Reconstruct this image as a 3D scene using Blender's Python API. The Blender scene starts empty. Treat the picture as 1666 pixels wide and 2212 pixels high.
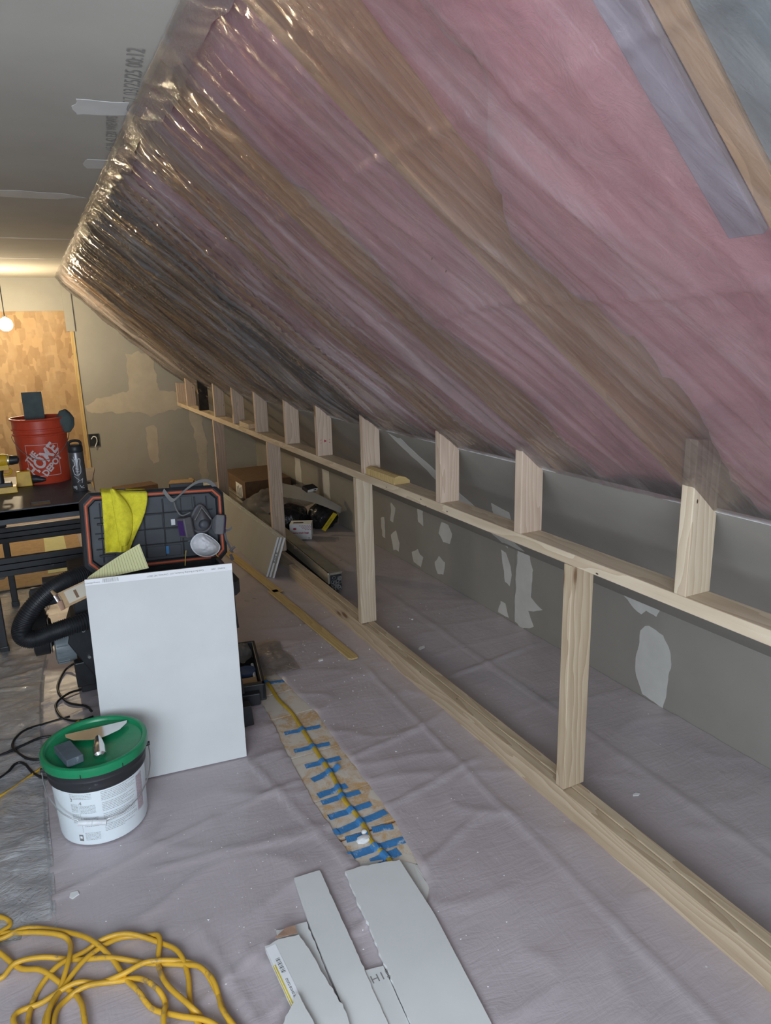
import bpy, math, random
from math import sin, cos, pi, sqrt, atan2
from mathutils import Vector, Matrix, noise
random.seed(7)
SC = bpy.context.scene
COL = SC.collection

# ------------------------------------------------------------ camera
R_ = Vector((0.893, -0.45, -0.026)); W_ = Vector((0.43, 0.868, -0.247))
W_.normalize(); R_ = (R_ - W_ * R_.dot(W_)).normalized(); U_ = R_.cross(W_)
cd = bpy.data.cameras.new('camera'); cam = bpy.data.objects.new('camera', cd); COL.objects.link(cam)
m = Matrix((R_, U_, -W_)).transposed().to_4x4(); m.translation = Vector((-1.426, 0, 1.593))
cam.matrix_world = m
cd.sensor_fit = 'HORIZONTAL'; cd.sensor_width = 36; cd.lens = 1536.9 / 1666 * 36
cd.clip_start = .05
SC.camera = cam
# ------------------------------------------------------------ world, lights, exposure
wd = bpy.data.worlds.new('world'); SC.world = wd; wd.use_nodes = True
wd.node_tree.nodes['Background'].inputs[0].default_value = (.62, .75, 1, 1)
wd.node_tree.nodes['Background'].inputs[1].default_value = .35
def area(name, loc, target, sx, sy, power, color):
    l = bpy.data.lights.new(name, 'AREA'); l.shape = 'RECTANGLE'; l.size = sx; l.size_y = sy
    l.energy = power; l.color = color
    o = bpy.data.objects.new(name, l); COL.objects.link(o); o.location = loc
    o.rotation_euler = (Vector(target) - Vector(loc)).to_track_quat('-Z', 'Y').to_euler()
    return o
area('unseen_window_daylight', (-2.47, -.05, 1.36), (-1.0, 1.8, .4), 1.3, 1.05, 30, (.82, .90, 1))
area('unseen_window_daylight', (-1.90, -1.07, 1.36), (-1.75, 2.5, .55), 1.1, 1.1, 50, (.80, .89, 1))  # added unseen source behind the viewer, brightens bucket, panel and scraps
LAMP = (-1.495, 7.0, 1.726)
BULB = 350
vs = SC.view_settings
SC.display_settings.display_device = 'sRGB'
vs.view_transform = 'Standard'; vs.look = 'None'; vs.gamma = 1; vs.use_curve_mapping = False
vs.exposure = 0.14

# ------------------------------------------------------------ materials
class NT:
    def __init__(s, name):
        s.m = bpy.data.materials.new(name); s.m.use_nodes = True
        s.t = s.m.node_tree; s.n = s.t.nodes; s.b = s.n['Principled BSDF']; s.out = s.n['Material Output']
    def add(s, typ, **k):
        n = s.n.new(typ)
        for a, v in k.items():
            if a[0] == 'i' and a[1:].isdigit(): s.set(n.inputs[int(a[1:])], v)
            else: setattr(n, a, v)
        return n
    def set(s, inp, v):
        if isinstance(v, bpy.types.NodeSocket): s.t.links.new(v, inp)
        elif isinstance(v, bpy.types.Node): s.t.links.new(v.outputs[0], inp)
        elif isinstance(v, (tuple, list)) and len(v) == 3 and inp.type == 'RGBA': inp.default_value = (*v, 1)
        else: inp.default_value = v
    def P(s, **k):
        for a, v in k.items():
            s.set(s.b.inputs[{'col': 'Base Color', 'rough': 'Roughness', 'metal': 'Metallic', 'normal': 'Normal',
                'coat': 'Coat Weight', 'spec': 'Specular IOR Level', 'emis': 'Emission Color', 'estr': 'Emission Strength',
                'sheen': 'Sheen Weight', 'alpha': 'Alpha', 'trans': 'Transmission Weight'}[a]], v)
    def coords(s, scale=(1, 1, 1), rnd=False, kind='Object'):
        tc = s.add('ShaderNodeTexCoord')
        v = tc.outputs[kind]
        if rnd:
            oi = s.add('ShaderNodeObjectInfo')
            mu = s.add('ShaderNodeMath', operation='MULTIPLY', i0=oi.outputs['Random'], i1=37.0)
            va = s.add('ShaderNodeVectorMath', operation='ADD', i0=v, i1=mu); v = va.outputs[0]
        mp = s.add('ShaderNodeMapping'); s.set(mp.inputs[0], v); mp.inputs['Scale'].default_value = scale
        return mp.outputs[0]
    def noise(s, vec, scale=5, detail=4, rough=.6, dist=0):
        n = s.add('ShaderNodeTexNoise'); s.set(n.inputs['Vector'], vec); n.inputs['Scale'].default_value = scale
        n.inputs['Detail'].default_value = detail; n.inputs['Roughness'].default_value = rough
        n.inputs['Distortion'].default_value = dist; return n.outputs[0]
    def ramp(s, fac, stops, interp='LINEAR'):
        r = s.add('ShaderNodeValToRGB'); s.set(r.inputs[0], fac); cr = r.color_ramp; cr.interpolation = interp
        while len(cr.elements) < len(stops): cr.elements.new(.5)
        for e, (p, c) in zip(cr.elements, stops):
            e.position = p; e.color = (*c, 1) if isinstance(c, tuple) else (c, c, c, 1)
        return r.outputs[0]
    def mix(s, f, a, b):
        n = s.add('ShaderNodeMix', data_type='RGBA'); s.set(n.inputs[0], f); s.set(n.inputs[6], a); s.set(n.inputs[7], b)
        return n.outputs[2]
    def math(s, op, a, b=0.0, clamp=False):
        n = s.add('ShaderNodeMath', operation=op, use_clamp=clamp); s.set(n.inputs[0], a); s.set(n.inputs[1], b); return n.outputs[0]
    def bump(s, h, strength=.3, dist=.01):
        n = s.add('ShaderNodeBump'); n.inputs['Strength'].default_value = strength
        n.inputs['Distance'].default_value = dist; s.set(n.inputs['Height'], h); return n.outputs[0]

def plain(name, col, rough=.6, metal=0, var=.12, vs_=25, bump=0, bs=60, spec=.5, dist=.002, dirt=None, dirtlo=.6):
    t = NT(name); v = t.coords()
    n = t.noise(v, vs_, 3)
    c = t.mix(t.ramp(n, [(.3, 0.), (.7, 1.)]), tuple(x * (1 - var) for x in col), tuple(min(1, x * (1 + var)) for x in col))
    if dirt:
        c = t.mix(t.ramp(t.noise(v, 9, 8, .7), [(dirtlo, 0.), (dirtlo + .06, 1.)]), c, dirt)
    t.P(col=c, rough=rough, metal=metal, spec=spec)
    if bump: t.P(normal=t.bump(t.noise(v, bs, 4), bump, dist))
    return t.m

def wood(name, c1, c2, knot=(.16, .08, .035), rings=1.0, knots=True, rough=.6):
    t = NT(name)
    v = t.coords((1, 1, 1), True)
    lo = t.noise(t.coords((1.2, 9, 9), True), 1.0, 3, .5)
    d = t.add('ShaderNodeVectorMath', operation='MULTIPLY_ADD'); s0 = t.coords((.55, 17 * rings, 17 * rings), True)
    t.set(d.inputs[0], lo); d.inputs[1].default_value = (0, 3.2, 3.2); t.set(d.inputs[2], s0)
    w = t.add('ShaderNodeTexWave', wave_type='BANDS', bands_direction='Y', wave_profile='SAW')
    t.set(w.inputs['Vector'], d.outputs[0]); w.inputs['Scale'].default_value = .8; w.inputs['Distortion'].default_value = 2.2
    w.inputs['Detail'].default_value = 3; w.inputs['Detail Scale'].default_value = 1.2
    fine = t.noise(t.coords((3, 90, 90), True), 2, 5, .7)
    f = t.math('ADD', t.math('MULTIPLY', w.outputs['Fac'], .6), t.math('MULTIPLY', fine, .5))
    c = t.mix(t.ramp(f, [(.25, 0.), (.95, 1.)]), c1, c2)
    big = t.noise(t.coords((1.1, 5, 5), True), 1.5, 3)
    c = t.mix(t.ramp(big, [(.5, 0.), (.8, .35)]), c, tuple(x * .72 for x in c2))
    if knots:
        vo = t.add('ShaderNodeTexVoronoi', distance='EUCLIDEAN'); t.set(vo.inputs['Vector'], t.coords((3.2, 11, 11), True))
        vo.inputs['Scale'].default_value = 1.0; vo.inputs['Randomness'].default_value = 1
        kn = t.ramp(vo.outputs['Distance'], [(.0, 1.), (.11, .85), (.15, .25), (.26, 0.)])
        gate = t.math('GREATER_THAN', vo.outputs['Color'], .62)
        c = t.mix(t.math('MULTIPLY', kn, gate), c, knot)
    nail = t.add('ShaderNodeTexVoronoi'); t.set(nail.inputs['Vector'], t.coords((14, 30, 30), True)); nail.inputs['Scale'].default_value = 1
    c = t.mix(t.math('MULTIPLY', t.ramp(nail.outputs['Distance'], [(.06, 1.), (.1, 0.)]), t.math('GREATER_THAN', nail.outputs['Color'], .8)), c, (.08, .05, .03))
    t.P(col=c, rough=rough, spec=.3, normal=t.bump(f, .25, .002))
    return t.m

M_PINE = wood('pine_lumber', (.66, .56, .42), (.50, .39, .27))
M_PINE2 = wood('pine_lumber_pinkish', (.64, .51, .40), (.48, .35, .26))
M_PLATE = wood('pine_plate', (.60, .49, .35), (.42, .31, .20), rings=.8)
M_RAFT = wood('rafter_lumber', (.74, .47, .26), (.56, .34, .18), knots=False)
M_DARKW = plain('sooty_wood', (.035, .028, .022), .9, var=.6, vs_=12, dirt=(.30, .20, .12), dirtlo=.56)
M_YELW = wood('thin_strip_wood', (.62, .47, .22), (.46, .32, .13), knots=False)
M_ENDG = plain('end_grain', (.60, .42, .26), .8, var=.25, vs_=60)

def m_drywall(name, col, rough=.85, nb=.05):
    t = NT(name); v = t.coords()
    c = t.mix(t.ramp(t.noise(v, 1.7, 5), [(.35, 0.), (.65, 1.)]), tuple(x * .93 for x in col), tuple(x * 1.06 for x in col))
    sc = t.add('ShaderNodeTexVoronoi'); t.set(sc.inputs['Vector'], t.coords((1, 1, 1))); sc.inputs['Scale'].default_value = 3.3
    c = t.mix(t.math('MULTIPLY', t.ramp(sc.outputs['Distance'], [(.02, 1.), (.035, 0.)]), t.math('GREATER_THAN', sc.outputs['Color'], .6)), c, tuple(x * .55 for x in col))
    t.P(col=c, rough=rough, spec=.25, normal=t.bump(t.noise(v, 240, 3), nb, .001)); return t.m
M_DRY = m_drywall('drywall_paper', (.38, .375, .34))
M_DRYK = m_drywall('drywall_paper_grey', (.30, .285, .255))
M_DRYW = m_drywall('drywall_face_white', (.68, .70, .70))
M_DRYS = m_drywall('drywall_scrap', (.66, .68, .67))
M_CEIL = m_drywall('ceiling_board', (.46, .445, .40))
M_GYP = plain('gypsum_edge', (.72, .73, .72), .9, var=.08, bump=.5, bs=200)
M_MUD = plain('joint_compound', (.60, .60, .57), .8, var=.08, vs_=6, bump=.25, bs=30)
M_MUDC = plain('ceiling_mud', (.64, .645, .63), .8, var=.08, vs_=6)
M_MUDT = plain('tan_mud', (.50, .46, .38), .8, var=.1, vs_=6, bump=.2, bs=20)
M_TAPEW = plain('paper_tape', (.82, .84, .86), .7, var=.03)
M_INK = plain('ink', (.05, .05, .055), .7, var=0)
M_INKC = plain('faded_ink', (.27, .26, .25), .8, var=0)
M_INKG = plain('grey_ink', (.22, .22, .22), .8, var=0)
M_BROWNP = plain('torn_brown_paper', (.38, .24, .17), .9)

def m_osb():
    t = NT('osb_sheathing'); v = t.coords((1, 1, 1))
    vo = t.add('ShaderNodeTexVoronoi', distance='CHEBYCHEV'); t.set(vo.inputs['Vector'], t.coords((16, 16, 7))); vo.inputs['Scale'].default_value = 1.3
    c = t.mix(vo.outputs['Color'], (.50, .34, .18), (.27, .165, .08))
    c = t.mix(t.ramp(t.noise(v, 3, 5), [(.45, 0.), (.75, .8)]), c, (.50, .37, .22))
    t.P(col=c, rough=.7, normal=t.bump(vo.outputs['Distance'], .2, .003)); return t.m
M_OSB = m_osb()
def m_floorboard():
    t = NT('old_floorboard'); v = t.coords()
    g = t.noise(t.coords((3, 30, 3)), 2, 5, .6)
    c = t.mix(g, (.68, .46, .24), (.50, .31, .14))
    sp = t.math('MAXIMUM', t.ramp(t.noise(v, 9, 8, .72, .6), [(.42, 0.), (.53, .85)]), t.ramp(t.noise(v, 45, 6, .8), [(.50, 0.), (.58, .75)]))
    c = t.mix(sp, c, (.66, .63, .57))
    t.P(col=c, rough=.75, normal=t.bump(sp, .4, .002)); return t.m
M_BOARD = m_floorboard()
M_SUB = plain('reddish_gap_wood', (.36, .14, .05), .8, var=.3)

def m_cloth():
    t = NT('plastic_faced_drop_cloth'); v = t.coords()
    c = t.mix(t.ramp(t.noise(v, .9, 4), [(.3, 0.), (.7, 1.)]), (.45, .40, .42), (.53, .475, .50))
    c = t.mix(t.ramp(t.noise(v, 14, 9, .75), [(.63, 0.), (.72, .3)]), c, (.68, .66, .67))
    pk = t.add('ShaderNodeTexVoronoi'); t.set(pk.inputs['Vector'], v); pk.inputs['Scale'].default_value = 13
    c = t.mix(t.math('MULTIPLY', t.ramp(pk.outputs['Distance'], [(.03, 1.), (.06, 0.)]), t.math('GREATER_THAN', pk.outputs['Color'], .62)), c, (.78, .77, .76))
    w1 = t.noise(t.coords((2, 7, 1)), 3, 6, .62, 1.4); w2 = t.noise(t.coords((9, 2.5, 1)), 1.6, 5, .6, .8)
    h = t.math('ADD', t.math('MULTIPLY', w1, .8), t.math('MULTIPLY', w2, .5))
    t.P(col=c, rough=t.ramp(t.noise(v, 5, 4), [(.3, .27), (.7, .42)]), spec=.8, normal=t.bump(h, .2, .02)); return t.m
M_CLOTH = m_cloth()

def m_film(name, glint_streaks=False, milk=.22, mlo=.1, tint=(.93, .92, .90), gl=.9, rough=.1, bs=(2.2, 14, 14), bstr=.55, milkcol=(.72, .70, .68)):
    t = NT(name); t.n.remove(t.b)
    v = t.coords(bs, kind='UV') if glint_streaks else t.coords(bs)
    h = t.math('ADD', t.noise(v, 1.6, 8, .66, 1.6), t.math('MULTIPLY', t.noise(t.coords((6, 6, 6)), 3, 6, .7, 1.0), .45))
    nb = t.bump(h, bstr, .02)
    tr = t.add('ShaderNodeBsdfTransparent', i0=tint)
    df = t.add('ShaderNodeBsdfDiffuse', i0=milkcol); t.set(df.inputs['Normal'], nb)
    gs = t.add('ShaderNodeBsdfGlossy', i0=(.95, .95, .95)); t.set(gs.inputs['Roughness'], rough); t.set(gs.inputs['Normal'], nb)
    fr = t.add('ShaderNodeFresnel'); fr.inputs[0].default_value = 1.55; t.set(fr.inputs['Normal'], nb)
    mk = t.ramp(t.noise(v, 1.1, 6, .6, 1.2), [(.35, mlo), (.62, milk), (.75, milk * 1.9)])
    if glint_streaks:  # fold highlights painted as pale streaks, stronger up the room
        blot = t.ramp(t.noise(t.coords((1.6, 1.6, 1.6)), 1.2, 5, .6, .7), [(.3, .55), (.7, 1.25)])
        l1 = t.ramp(t.noise(t.coords((5, .55, 1), kind='UV'), 1, 3, .5, .5), [(.45, 0.), (.5, 1.), (.55, 0.)])
        l2 = t.ramp(t.noise(t.coords((17, 1.2, 1), kind='UV'), 1, 4, .55, .8), [(.47, 0.), (.5, 1.), (.53, 0.)])
        l3 = t.ramp(t.noise(t.coords((3.2, .4, 1), kind='UV'), 1, 2, .5, .3), [(.52, 0.), (.60, 1.)])
        sx = t.add('ShaderNodeSeparateXYZ'); t.set(sx.inputs[0], t.coords(kind='UV'))
        w = t.add('ShaderNodeMapRange'); t.set(w.inputs[0], sx.outputs[0]); w.inputs[1].default_value = 1.0; w.inputs[2].default_value = 3.2; w.inputs[3].default_value = .28; w.inputs[4].default_value = 1.35
        mk = t.math('ADD', t.math('MULTIPLY', mk, blot), t.math('MULTIPLY', w.outputs[0], t.math('ADD', t.math('MULTIPLY', l1, .16), t.math('ADD', t.math('MULTIPLY', l2, .13), t.math('MULTIPLY', l3, .10)))), True)
    a = t.add('ShaderNodeMixShader'); t.set(a.inputs[0], mk); t.set(a.inputs[1], tr); t.set(a.inputs[2], df)
    b = t.add('ShaderNodeMixShader'); t.set(b.inputs[0], t.math('MULTIPLY', fr.outputs[0], gl, True)); t.set(b.inputs[1], a); t.set(b.inputs[2], gs)
    t.set(t.out.inputs[0], b.outputs[0]); return t.m
M_FILM = m_film('vapor_barrier_film', True, milk=.13, mlo=.07, gl=.9, rough=.09, bs=(8, 1.0, 1), bstr=.42, milkcol=(.60, .55, .54))
M_HEM = m_film('film_hem', milk=.2, mlo=.12, bstr=.7, bs=(10, 4, 10), milkcol=(.62, .58, .58))
M_SHEET = m_film('floor_plastic_film', milk=.50, mlo=.38, gl=1.8, rough=.15, bs=(4, 7, 3), bstr=1.0, milkcol=(.90, .92, .95))
M_BAGP = m_film('clear_bag_plastic', milk=.22, mlo=.06, rough=.1, bs=(9, 9, 9), bstr=1)

def m_insul():
    t = NT('pink_fibreglass'); v = t.coords()
    n = t.noise(v, 4, 8, .7, .8)
    c = t.mix(t.ramp(n, [(.3, 0.), (.7, 1.)]), (.50, .21, .26), (.82, .41, .46))
    c = t.mix(t.ramp(t.noise(v, 1.3, 4), [(.5, 0.), (.75, .6)]), c, (.82, .52, .52))
    t.P(col=c, rough=1, spec=.1, sheen=.3, normal=t.bump(t.noise(v, 16, 6, .65, 1), .4, .02)); return t.m
M_INS = m_insul()
M_INSD = plain('unlit_fibreglass', (.17, .13, .115), 1, var=.35, vs_=6, bump=.5, bs=20)  # dimness of the unlit far bays put into the batt colour
M_DECK = plain('roof_deck', (.40, .30, .20), .9, var=.2)
M_FOAM = plain('grey_foam_board', (.27, .31, .33), .8, var=.15, vs_=4)
M_LAV = plain('pale_lavender_strip', (.40, .35, .43), .8, var=.05)

M_BLK = plain('black_plastic', (.022, .024, .028), .42, var=.25, bump=.15, bs=90)
M_BLKD = plain('dusty_black_plastic', (.022, .024, .028), .5, var=.25, vs_=8, dirt=(.30, .32, .34), dirtlo=.66)
M_DKG = plain('dark_grey_plastic', (.058, .066, .078), .5, var=.2, vs_=10)
M_ORG = plain('orange_gasket', (.60, .13, .06), .55, var=.06)
M_YCL = plain('yellow_microfibre', (.88, .80, .06), .95, var=.12, vs_=50, bump=.9, bs=300, dist=.003, spec=.1)
M_LEGAL = plain('yellow_legal_paper', (.66, .66, .36), .85, var=.04)
M_LEGALB = plain('pad_card', (.34, .31, .15), .85, var=.08)
M_GREY = plain('grey_rubber', (.12, .12, .13), .6, var=.1)
M_GREYL = plain('grey_strap', (.20, .20, .195), .75, var=.1)
M_PURP = plain('purple_filter', (.075, .03, .16), .7, var=.1)
M_WHT = plain('white_mask_fabric', (.80, .82, .86), .85, var=.05, bump=.3, bs=50)
M_ELAS = plain('yellow_elastic', (.62, .48, .12), .8)
M_GRN = plain('green_lid', (.010, .24, .10), .33, var=.1, dirt=(.32, .42, .36), dirtlo=.68)
M_BKT = plain('white_bucket', (.82, .90, .94), .4, var=.02)
M_STEEL = plain('steel', (.72, .72, .72), .16, 1, var=.04)
M_WIRE = plain('wire_bail', (.55, .57, .58), .35, .9)
M_HANDLE = plain('white_grip', (.78, .82, .85), .45)
M_SPONGE = plain('grey_sponge', (.085, .11, .135), .75, var=.2, vs_=12, bump=.4, bs=200, dirt=(.3, .34, .37), dirtlo=.62)
M_ROSE = plain('pink_label_print', (.50, .42, .46), .6, var=.4, vs_=380)
M_BLUE = plain('blue_masking_tape', (.05, .22, .50), .7, var=.1, dirt=(.42, .54, .66), dirtlo=.54)
M_CORD = plain('yellow_cord', (.62, .36, .03), .45, var=.15, vs_=16, dirt=(.30, .20, .08), dirtlo=.60)
M_CABLE = plain('yellow_flat_cable', (.50, .34, .03), .5, var=.2)
M_BCORD = plain('black_cord', (.015, .016, .018), .35)
M_REDB = plain('orange_red_bucket', (.62, .07, .03), .4, var=.08)
M_WPRT = plain('white_print', (.72, .62, .62), .6, var=0)
M_TOOLY = plain('yellow_tool_plastic', (.78, .47, .02), .4)
M_CARD = plain('cardboard', (.42, .29, .16), .85, var=.12)
M_CARDD = plain('dark_cardboard', (.16, .10, .06), .85, var=.12)
M_BLUED = plain('blue_disc', (.06, .11, .22), .5)
M_CAPG = plain('grey_cap_fabric', (.10, .13, .13), .95, var=.1, bump=.5, bs=200)
M_BOTTLE = plain('grey_bottle_steel', (.17, .17, .18), .35, .7)
M_STICK = plain('sticker_white', (.72, .74, .78), .5, var=0)
M_CANG = plain('grey_canister', (.22, .26, .28), .35)
M_LOOP = plain('yellow_label', (.65, .50, .02), .6)
M_REDP = plain('red_print', (.42, .03, .07), .7)
M_FOILM = plain('wrapped_metal', (.55, .54, .47), .25, .75, bump=.4, bs=20)
M_COTT = plain('mud_crumb', (.78, .80, .80), .9, var=.05)
t_ = NT('bulb_glass'); t_.P(col=(1, .9, .7), emis=(1, .80, .52), estr=BULB); M_BULB = t_.m

# ------------------------------------------------------------ mesh builder
class MB:
    def __init__(s): s.v = []; s.f = []; s.mi = []; s.T = Matrix()
    def av(s, p): s.v.append(tuple(s.T @ Vector(p))); return len(s.v) - 1
    def af(s, ids, mat=0): s.f.append(tuple(ids)); s.mi.append(mat)
    def box(s, x0, x1, y0, y1, z0, z1, mat=0, taper=0):
        t = taper
        i = [s.av(p) for p in ((x0, y0, z0), (x1, y0, z0), (x1, y1, z0), (x0, y1, z0), (x0 + t, y0 + t, z1), (x1 - t, y0 + t, z1), (x1 - t, y1 - t, z1), (x0 + t, y1 - t, z1))]
        for f in ((3, 2, 1, 0), (4, 5, 6, 7), (0, 1, 5, 4), (1, 2, 6, 5), (2, 3, 7, 6), (3, 0, 4, 7)): s.af([i[k] for k in f], mat)
        return s
    def prism(s, poly, z0, z1, mat=0, side=None, top=None):
        """poly in xy; z0,z1 numbers or functions of (x,y)"""
        a = sum(poly[k][0] * poly[(k + 1) % len(poly)][1] - poly[(k + 1) % len(poly)][0] * poly[k][1] for k in range(len(poly)))
        if a < 0: poly = poly[::-1]
        g = lambda z, p: z(p[0], p[1]) if callable(z) else z
        b = [s.av((p[0], p[1], g(z0, p))) for p in poly]; t = [s.av((p[0], p[1], g(z1, p))) for p in poly]
        n = len(poly); s.af(b[::-1], mat); s.af(t, mat if top is None else top)
        for k in range(n): s.af((b[k], b[(k + 1) % n], t[(k + 1) % n], t[k]), mat if side is None else side)
        return s
    def rings(s, R, mat=0, cap0=True, cap1=True):
        n = len(R[0]); I = [[s.av(p) for p in r] for r in R]
        for a, b in zip(I, I[1:]):
            for k in range(n): s.af((a[k], a[(k + 1) % n], b[(k + 1) % n], b[k]), mat)
        if cap0: s.af(I[0][::-1], mat)
        if cap1: s.af(I[-1], mat)
        return s
    def lathe(s, prof, c=(0, 0, 0), n=40, mat=0, cap0=True, cap1=True):
        return s.rings([[(c[0] + r * cos(2 * pi * k / n), c[1] + r * sin(2 * pi * k / n), c[2] + z) for k in range(n)] for r, z in prof], mat, cap0, cap1)
    def cyl(s, p0, p1, r0, r1=None, n=20, mat=0, cap=True):
        return s.tube([p0, p1], [r0, r0 if r1 is None else r1], n, mat, cap)
    def tube(s, pts, r, n=10, mat=0, cap=True, flat=1.0):
        P = [Vector(p) for p in pts]; rr = r if isinstance(r, (list, tuple)) else [r] * len(P)
        R = []; up = None
        for k, p in enumerate(P):
            d = (P[min(k + 1, len(P) - 1)] - P[max(k - 1, 0)])
            d = d.normalized() if d.length > 1e-9 else Vector((1, 0, 0))
            if up is None: up = Vector((0, 0, 1)) if abs(d.z) < .9 else Vector((1, 0, 0))
            a = d.cross(up)
            if a.length < 1e-5: a = d.orthogonal()
            a.normalize(); b = a.cross(d).normalized(); up = b
            R.append([p + a * cos(2 * pi * q / n) * rr[k] + b * sin(2 * pi * q / n) * rr[k] * flat for q in range(n)])
        return s.rings(R, mat, cap, cap)
    def grid(s, fn, nu, nv, mat=0, matfn=None):
        I = [[s.av(fn(i / nu, j / nv)) for j in range(nv + 1)] for i in range(nu + 1)]
        for i in range(nu):
            for j in range(nv):
                s.af((I[i][j], I[i + 1][j], I[i + 1][j + 1], I[i][j + 1]), mat if matfn is None else matfn(i / nu, j / nv))
        return s
    def shell(s, fn, nu, nv, th, mat=0):
        """closed thin solid: fn(u,v)->(point, normal)"""
        A = [[fn(i / nu, j / nv) for j in range(nv + 1)] for i in range(nu + 1)]
        I = [[s.av(a[0]) for a in r] for r in A]; J = [[s.av(Vector(a[0]) + Vector(a[1]) * th) for a in r] for r in A]
        for i in range(nu):
            for j in range(nv):
                s.af((I[i][j], I[i][j + 1], I[i + 1][j + 1], I[i + 1][j]), mat); s.af((J[i][j], J[i + 1][j], J[i + 1][j + 1], J[i][j + 1]), mat)
        for i in range(nu):
            for j in (0, nv): s.af((I[i][j], I[i + 1][j], J[i + 1][j], J[i][j]), mat)
        for j in range(nv):
            for i in (0, nu): s.af((I[i][j], I[i][j + 1], J[i][j + 1], J[i][j]), mat)
        return s
    def ball(s, c, r, n=14, mat=0, sc=(1, 1, 1), fn=None):
        R = []
        for i in range(1, n):
            a = pi * i / n
            ring = []
            for k in range(n * 2):
                b = 2 * pi * k / (n * 2); d = Vector((sin(a) * cos(b), sin(a) * sin(b), -cos(a)))
                q = fn(d) if fn else 1
                ring.append((c[0] + d.x * r * sc[0] * q, c[1] + d.y * r * sc[1] * q, c[2] + d.z * r * sc[2] * q))
            R.append(ring)
        return s.rings(R, mat)
    uvfn = None
    def build(s, name, mats, parent=None, smooth=False, bevel=0, origin=None, seg=2):
        if not isinstance(mats, (list, tuple)): mats = [mats]
        if parent is not None: o0 = parent_loc(parent)
        elif origin is not None: o0 = Vector(origin)
        else:
            xs = [v[0] for v in s.v]; ys = [v[1] for v in s.v]; zs = [v[2] for v in s.v]
            o0 = Vector(((min(xs) + max(xs)) / 2, (min(ys) + max(ys)) / 2, min(zs)))
        me = bpy.data.meshes.new(name)
        me.from_pydata([(v[0] - o0.x, v[1] - o0.y, v[2] - o0.z) for v in s.v], [], s.f)
        for mt in mats: me.materials.append(mt)
        if s.uvfn:
            uv = [s.uvfn(v) for v in s.v]; ul = me.uv_layers.new(name='film'); ul.data.foreach_set('uv', [c for f in s.f for k in f for c in uv[k]])
        me.polygons.foreach_set('material_index', s.mi)
        if smooth: me.polygons.foreach_set('use_smooth', [True] * len(s.f))
        me.update()
        o = bpy.data.objects.new(name, me); COL.objects.link(o)
        if parent is not None: o.parent = parent
        else: o.location = o0
        WL[o.name] = o0
        if smooth == 'auto' or (smooth and bevel == 0 and smooth != 'full'):
            try: me.set_sharp_from_angle(angle=math.radians(38))
            except Exception: pass
        if bevel:
            b = o.modifiers.new('bevel', 'BEVEL'); b.width = bevel; b.segments = seg; b.limit_method = 'ANGLE'; b.angle_limit = math.radians(40)
        return o
WL = {}
def parent_loc(p): return WL[p.name]
def tag(o, label=None, cat=None, group=None, kind=None):
    if label: o['label'] = label
    if cat: o['category'] = cat
    if group: o['group'] = group
    if kind: o['kind'] = kind
    return o
def thing(name, loc, label, cat, group=None):
    o = bpy.data.objects.new(name, None); COL.objects.link(o); o.location = loc; o.empty_display_size = .05
    WL[o.name] = Vector(loc); return tag(o, label, cat, group)
def struct(o): o['kind'] = 'structure'; return o
def crom(pts, k=8):
    P = [Vector(p) for p in pts]; P = [P[0] * 2 - P[1]] + P + [P[-1] * 2 - P[-2]]; out = []
    for i in range(1, len(P) - 2):
        a, b, c, d = P[i - 1:i + 3]
        for j in range(k):
            t = j / k
            out.append(.5 * ((2 * b) + (c - a) * t + (2 * a - 5 * b + 4 * c - d) * t * t + (3 * b - a - 3 * c + d) * t ** 3))
    out.append(P[-2]); return out
def interp(T, y):
    if y <= T[0][0]: return T[0][1]
    for (a, b), (c, d) in zip(T, T[1:]):
        if y <= c: return b + (d - b) * (y - a) / (c - a)
    return T[-1][1]
def nz(x, y, z=0.0): return noise.noise(Vector((x, y, z)))
def sm(a, b, x):
    t = max(0, min(1, (x - a) / (b - a))); return t * t * (3 - 2 * t)
def text_mesh(txt, size=1, extrude=0.0, align='CENTER', bold=0.0, space=1.0):
    c = bpy.data.curves.new('t', 'FONT'); c.body = txt; c.size = size; c.align_x = align; c.align_y = 'CENTER'
    c.offset = bold; c.space_line = space; c.resolution_u = 3
    o = bpy.data.objects.new('t', c); COL.objects.link(o)
    dg = bpy.context.evaluated_depsgraph_get(); me = o.evaluated_get(dg).to_mesh()
    V = [tuple(v.co) for v in me.vertices]; F = [tuple(p.vertices) for p in me.polygons]
    o.evaluated_get(dg).to_mesh_clear(); bpy.data.objects.remove(o); bpy.data.curves.remove(c)
    return V, F
def add_text(mb, txt, size, fn, mat=0, **k):
    V, F = text_mesh(txt, size, **k); base = len(mb.v)
    for v in V: mb.av(fn(v[0], v[1]))
    for f in F: mb.af([base + i for i in f], mat)
def planefn(o, ux, uy, off=0.0):
    o = Vector(o); ux = Vector(ux).normalized(); uy = Vector(uy).normalized(); n = ux.cross(uy)
    return lambda a, b: o + ux * a + uy * b + n * off
def blob(mb, pts, fn, mat=0, rough=.012, th=.0015, seed=0, step=.03):
    """irregular trowelled patch; pts 2D outline, fn(a,b,h)->3D"""
    out = []
    for i in range(len(pts)):
        a = Vector(pts[i]); b = Vector(pts[(i + 1) % len(pts)]); n = max(1, int((b - a).length / step))
        for k in range(n):
            q = a.lerp(b, k / n); out.append((q.x + rough * nz(q.x * 17, q.y * 17, seed), q.y + rough * nz(q.x * 17, q.y * 17, seed + 9)))
    b0 = [mb.av(fn(a, b, 0.0)) for a, b in out]; t0 = [mb.av(fn(a, b, th)) for a, b in out]
    mb.af(t0, mat)
    for k in range(len(out)): mb.af((b0[k], b0[(k + 1) % len(out)], t0[(k + 1) % len(out)], t0[k]), mat)

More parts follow.
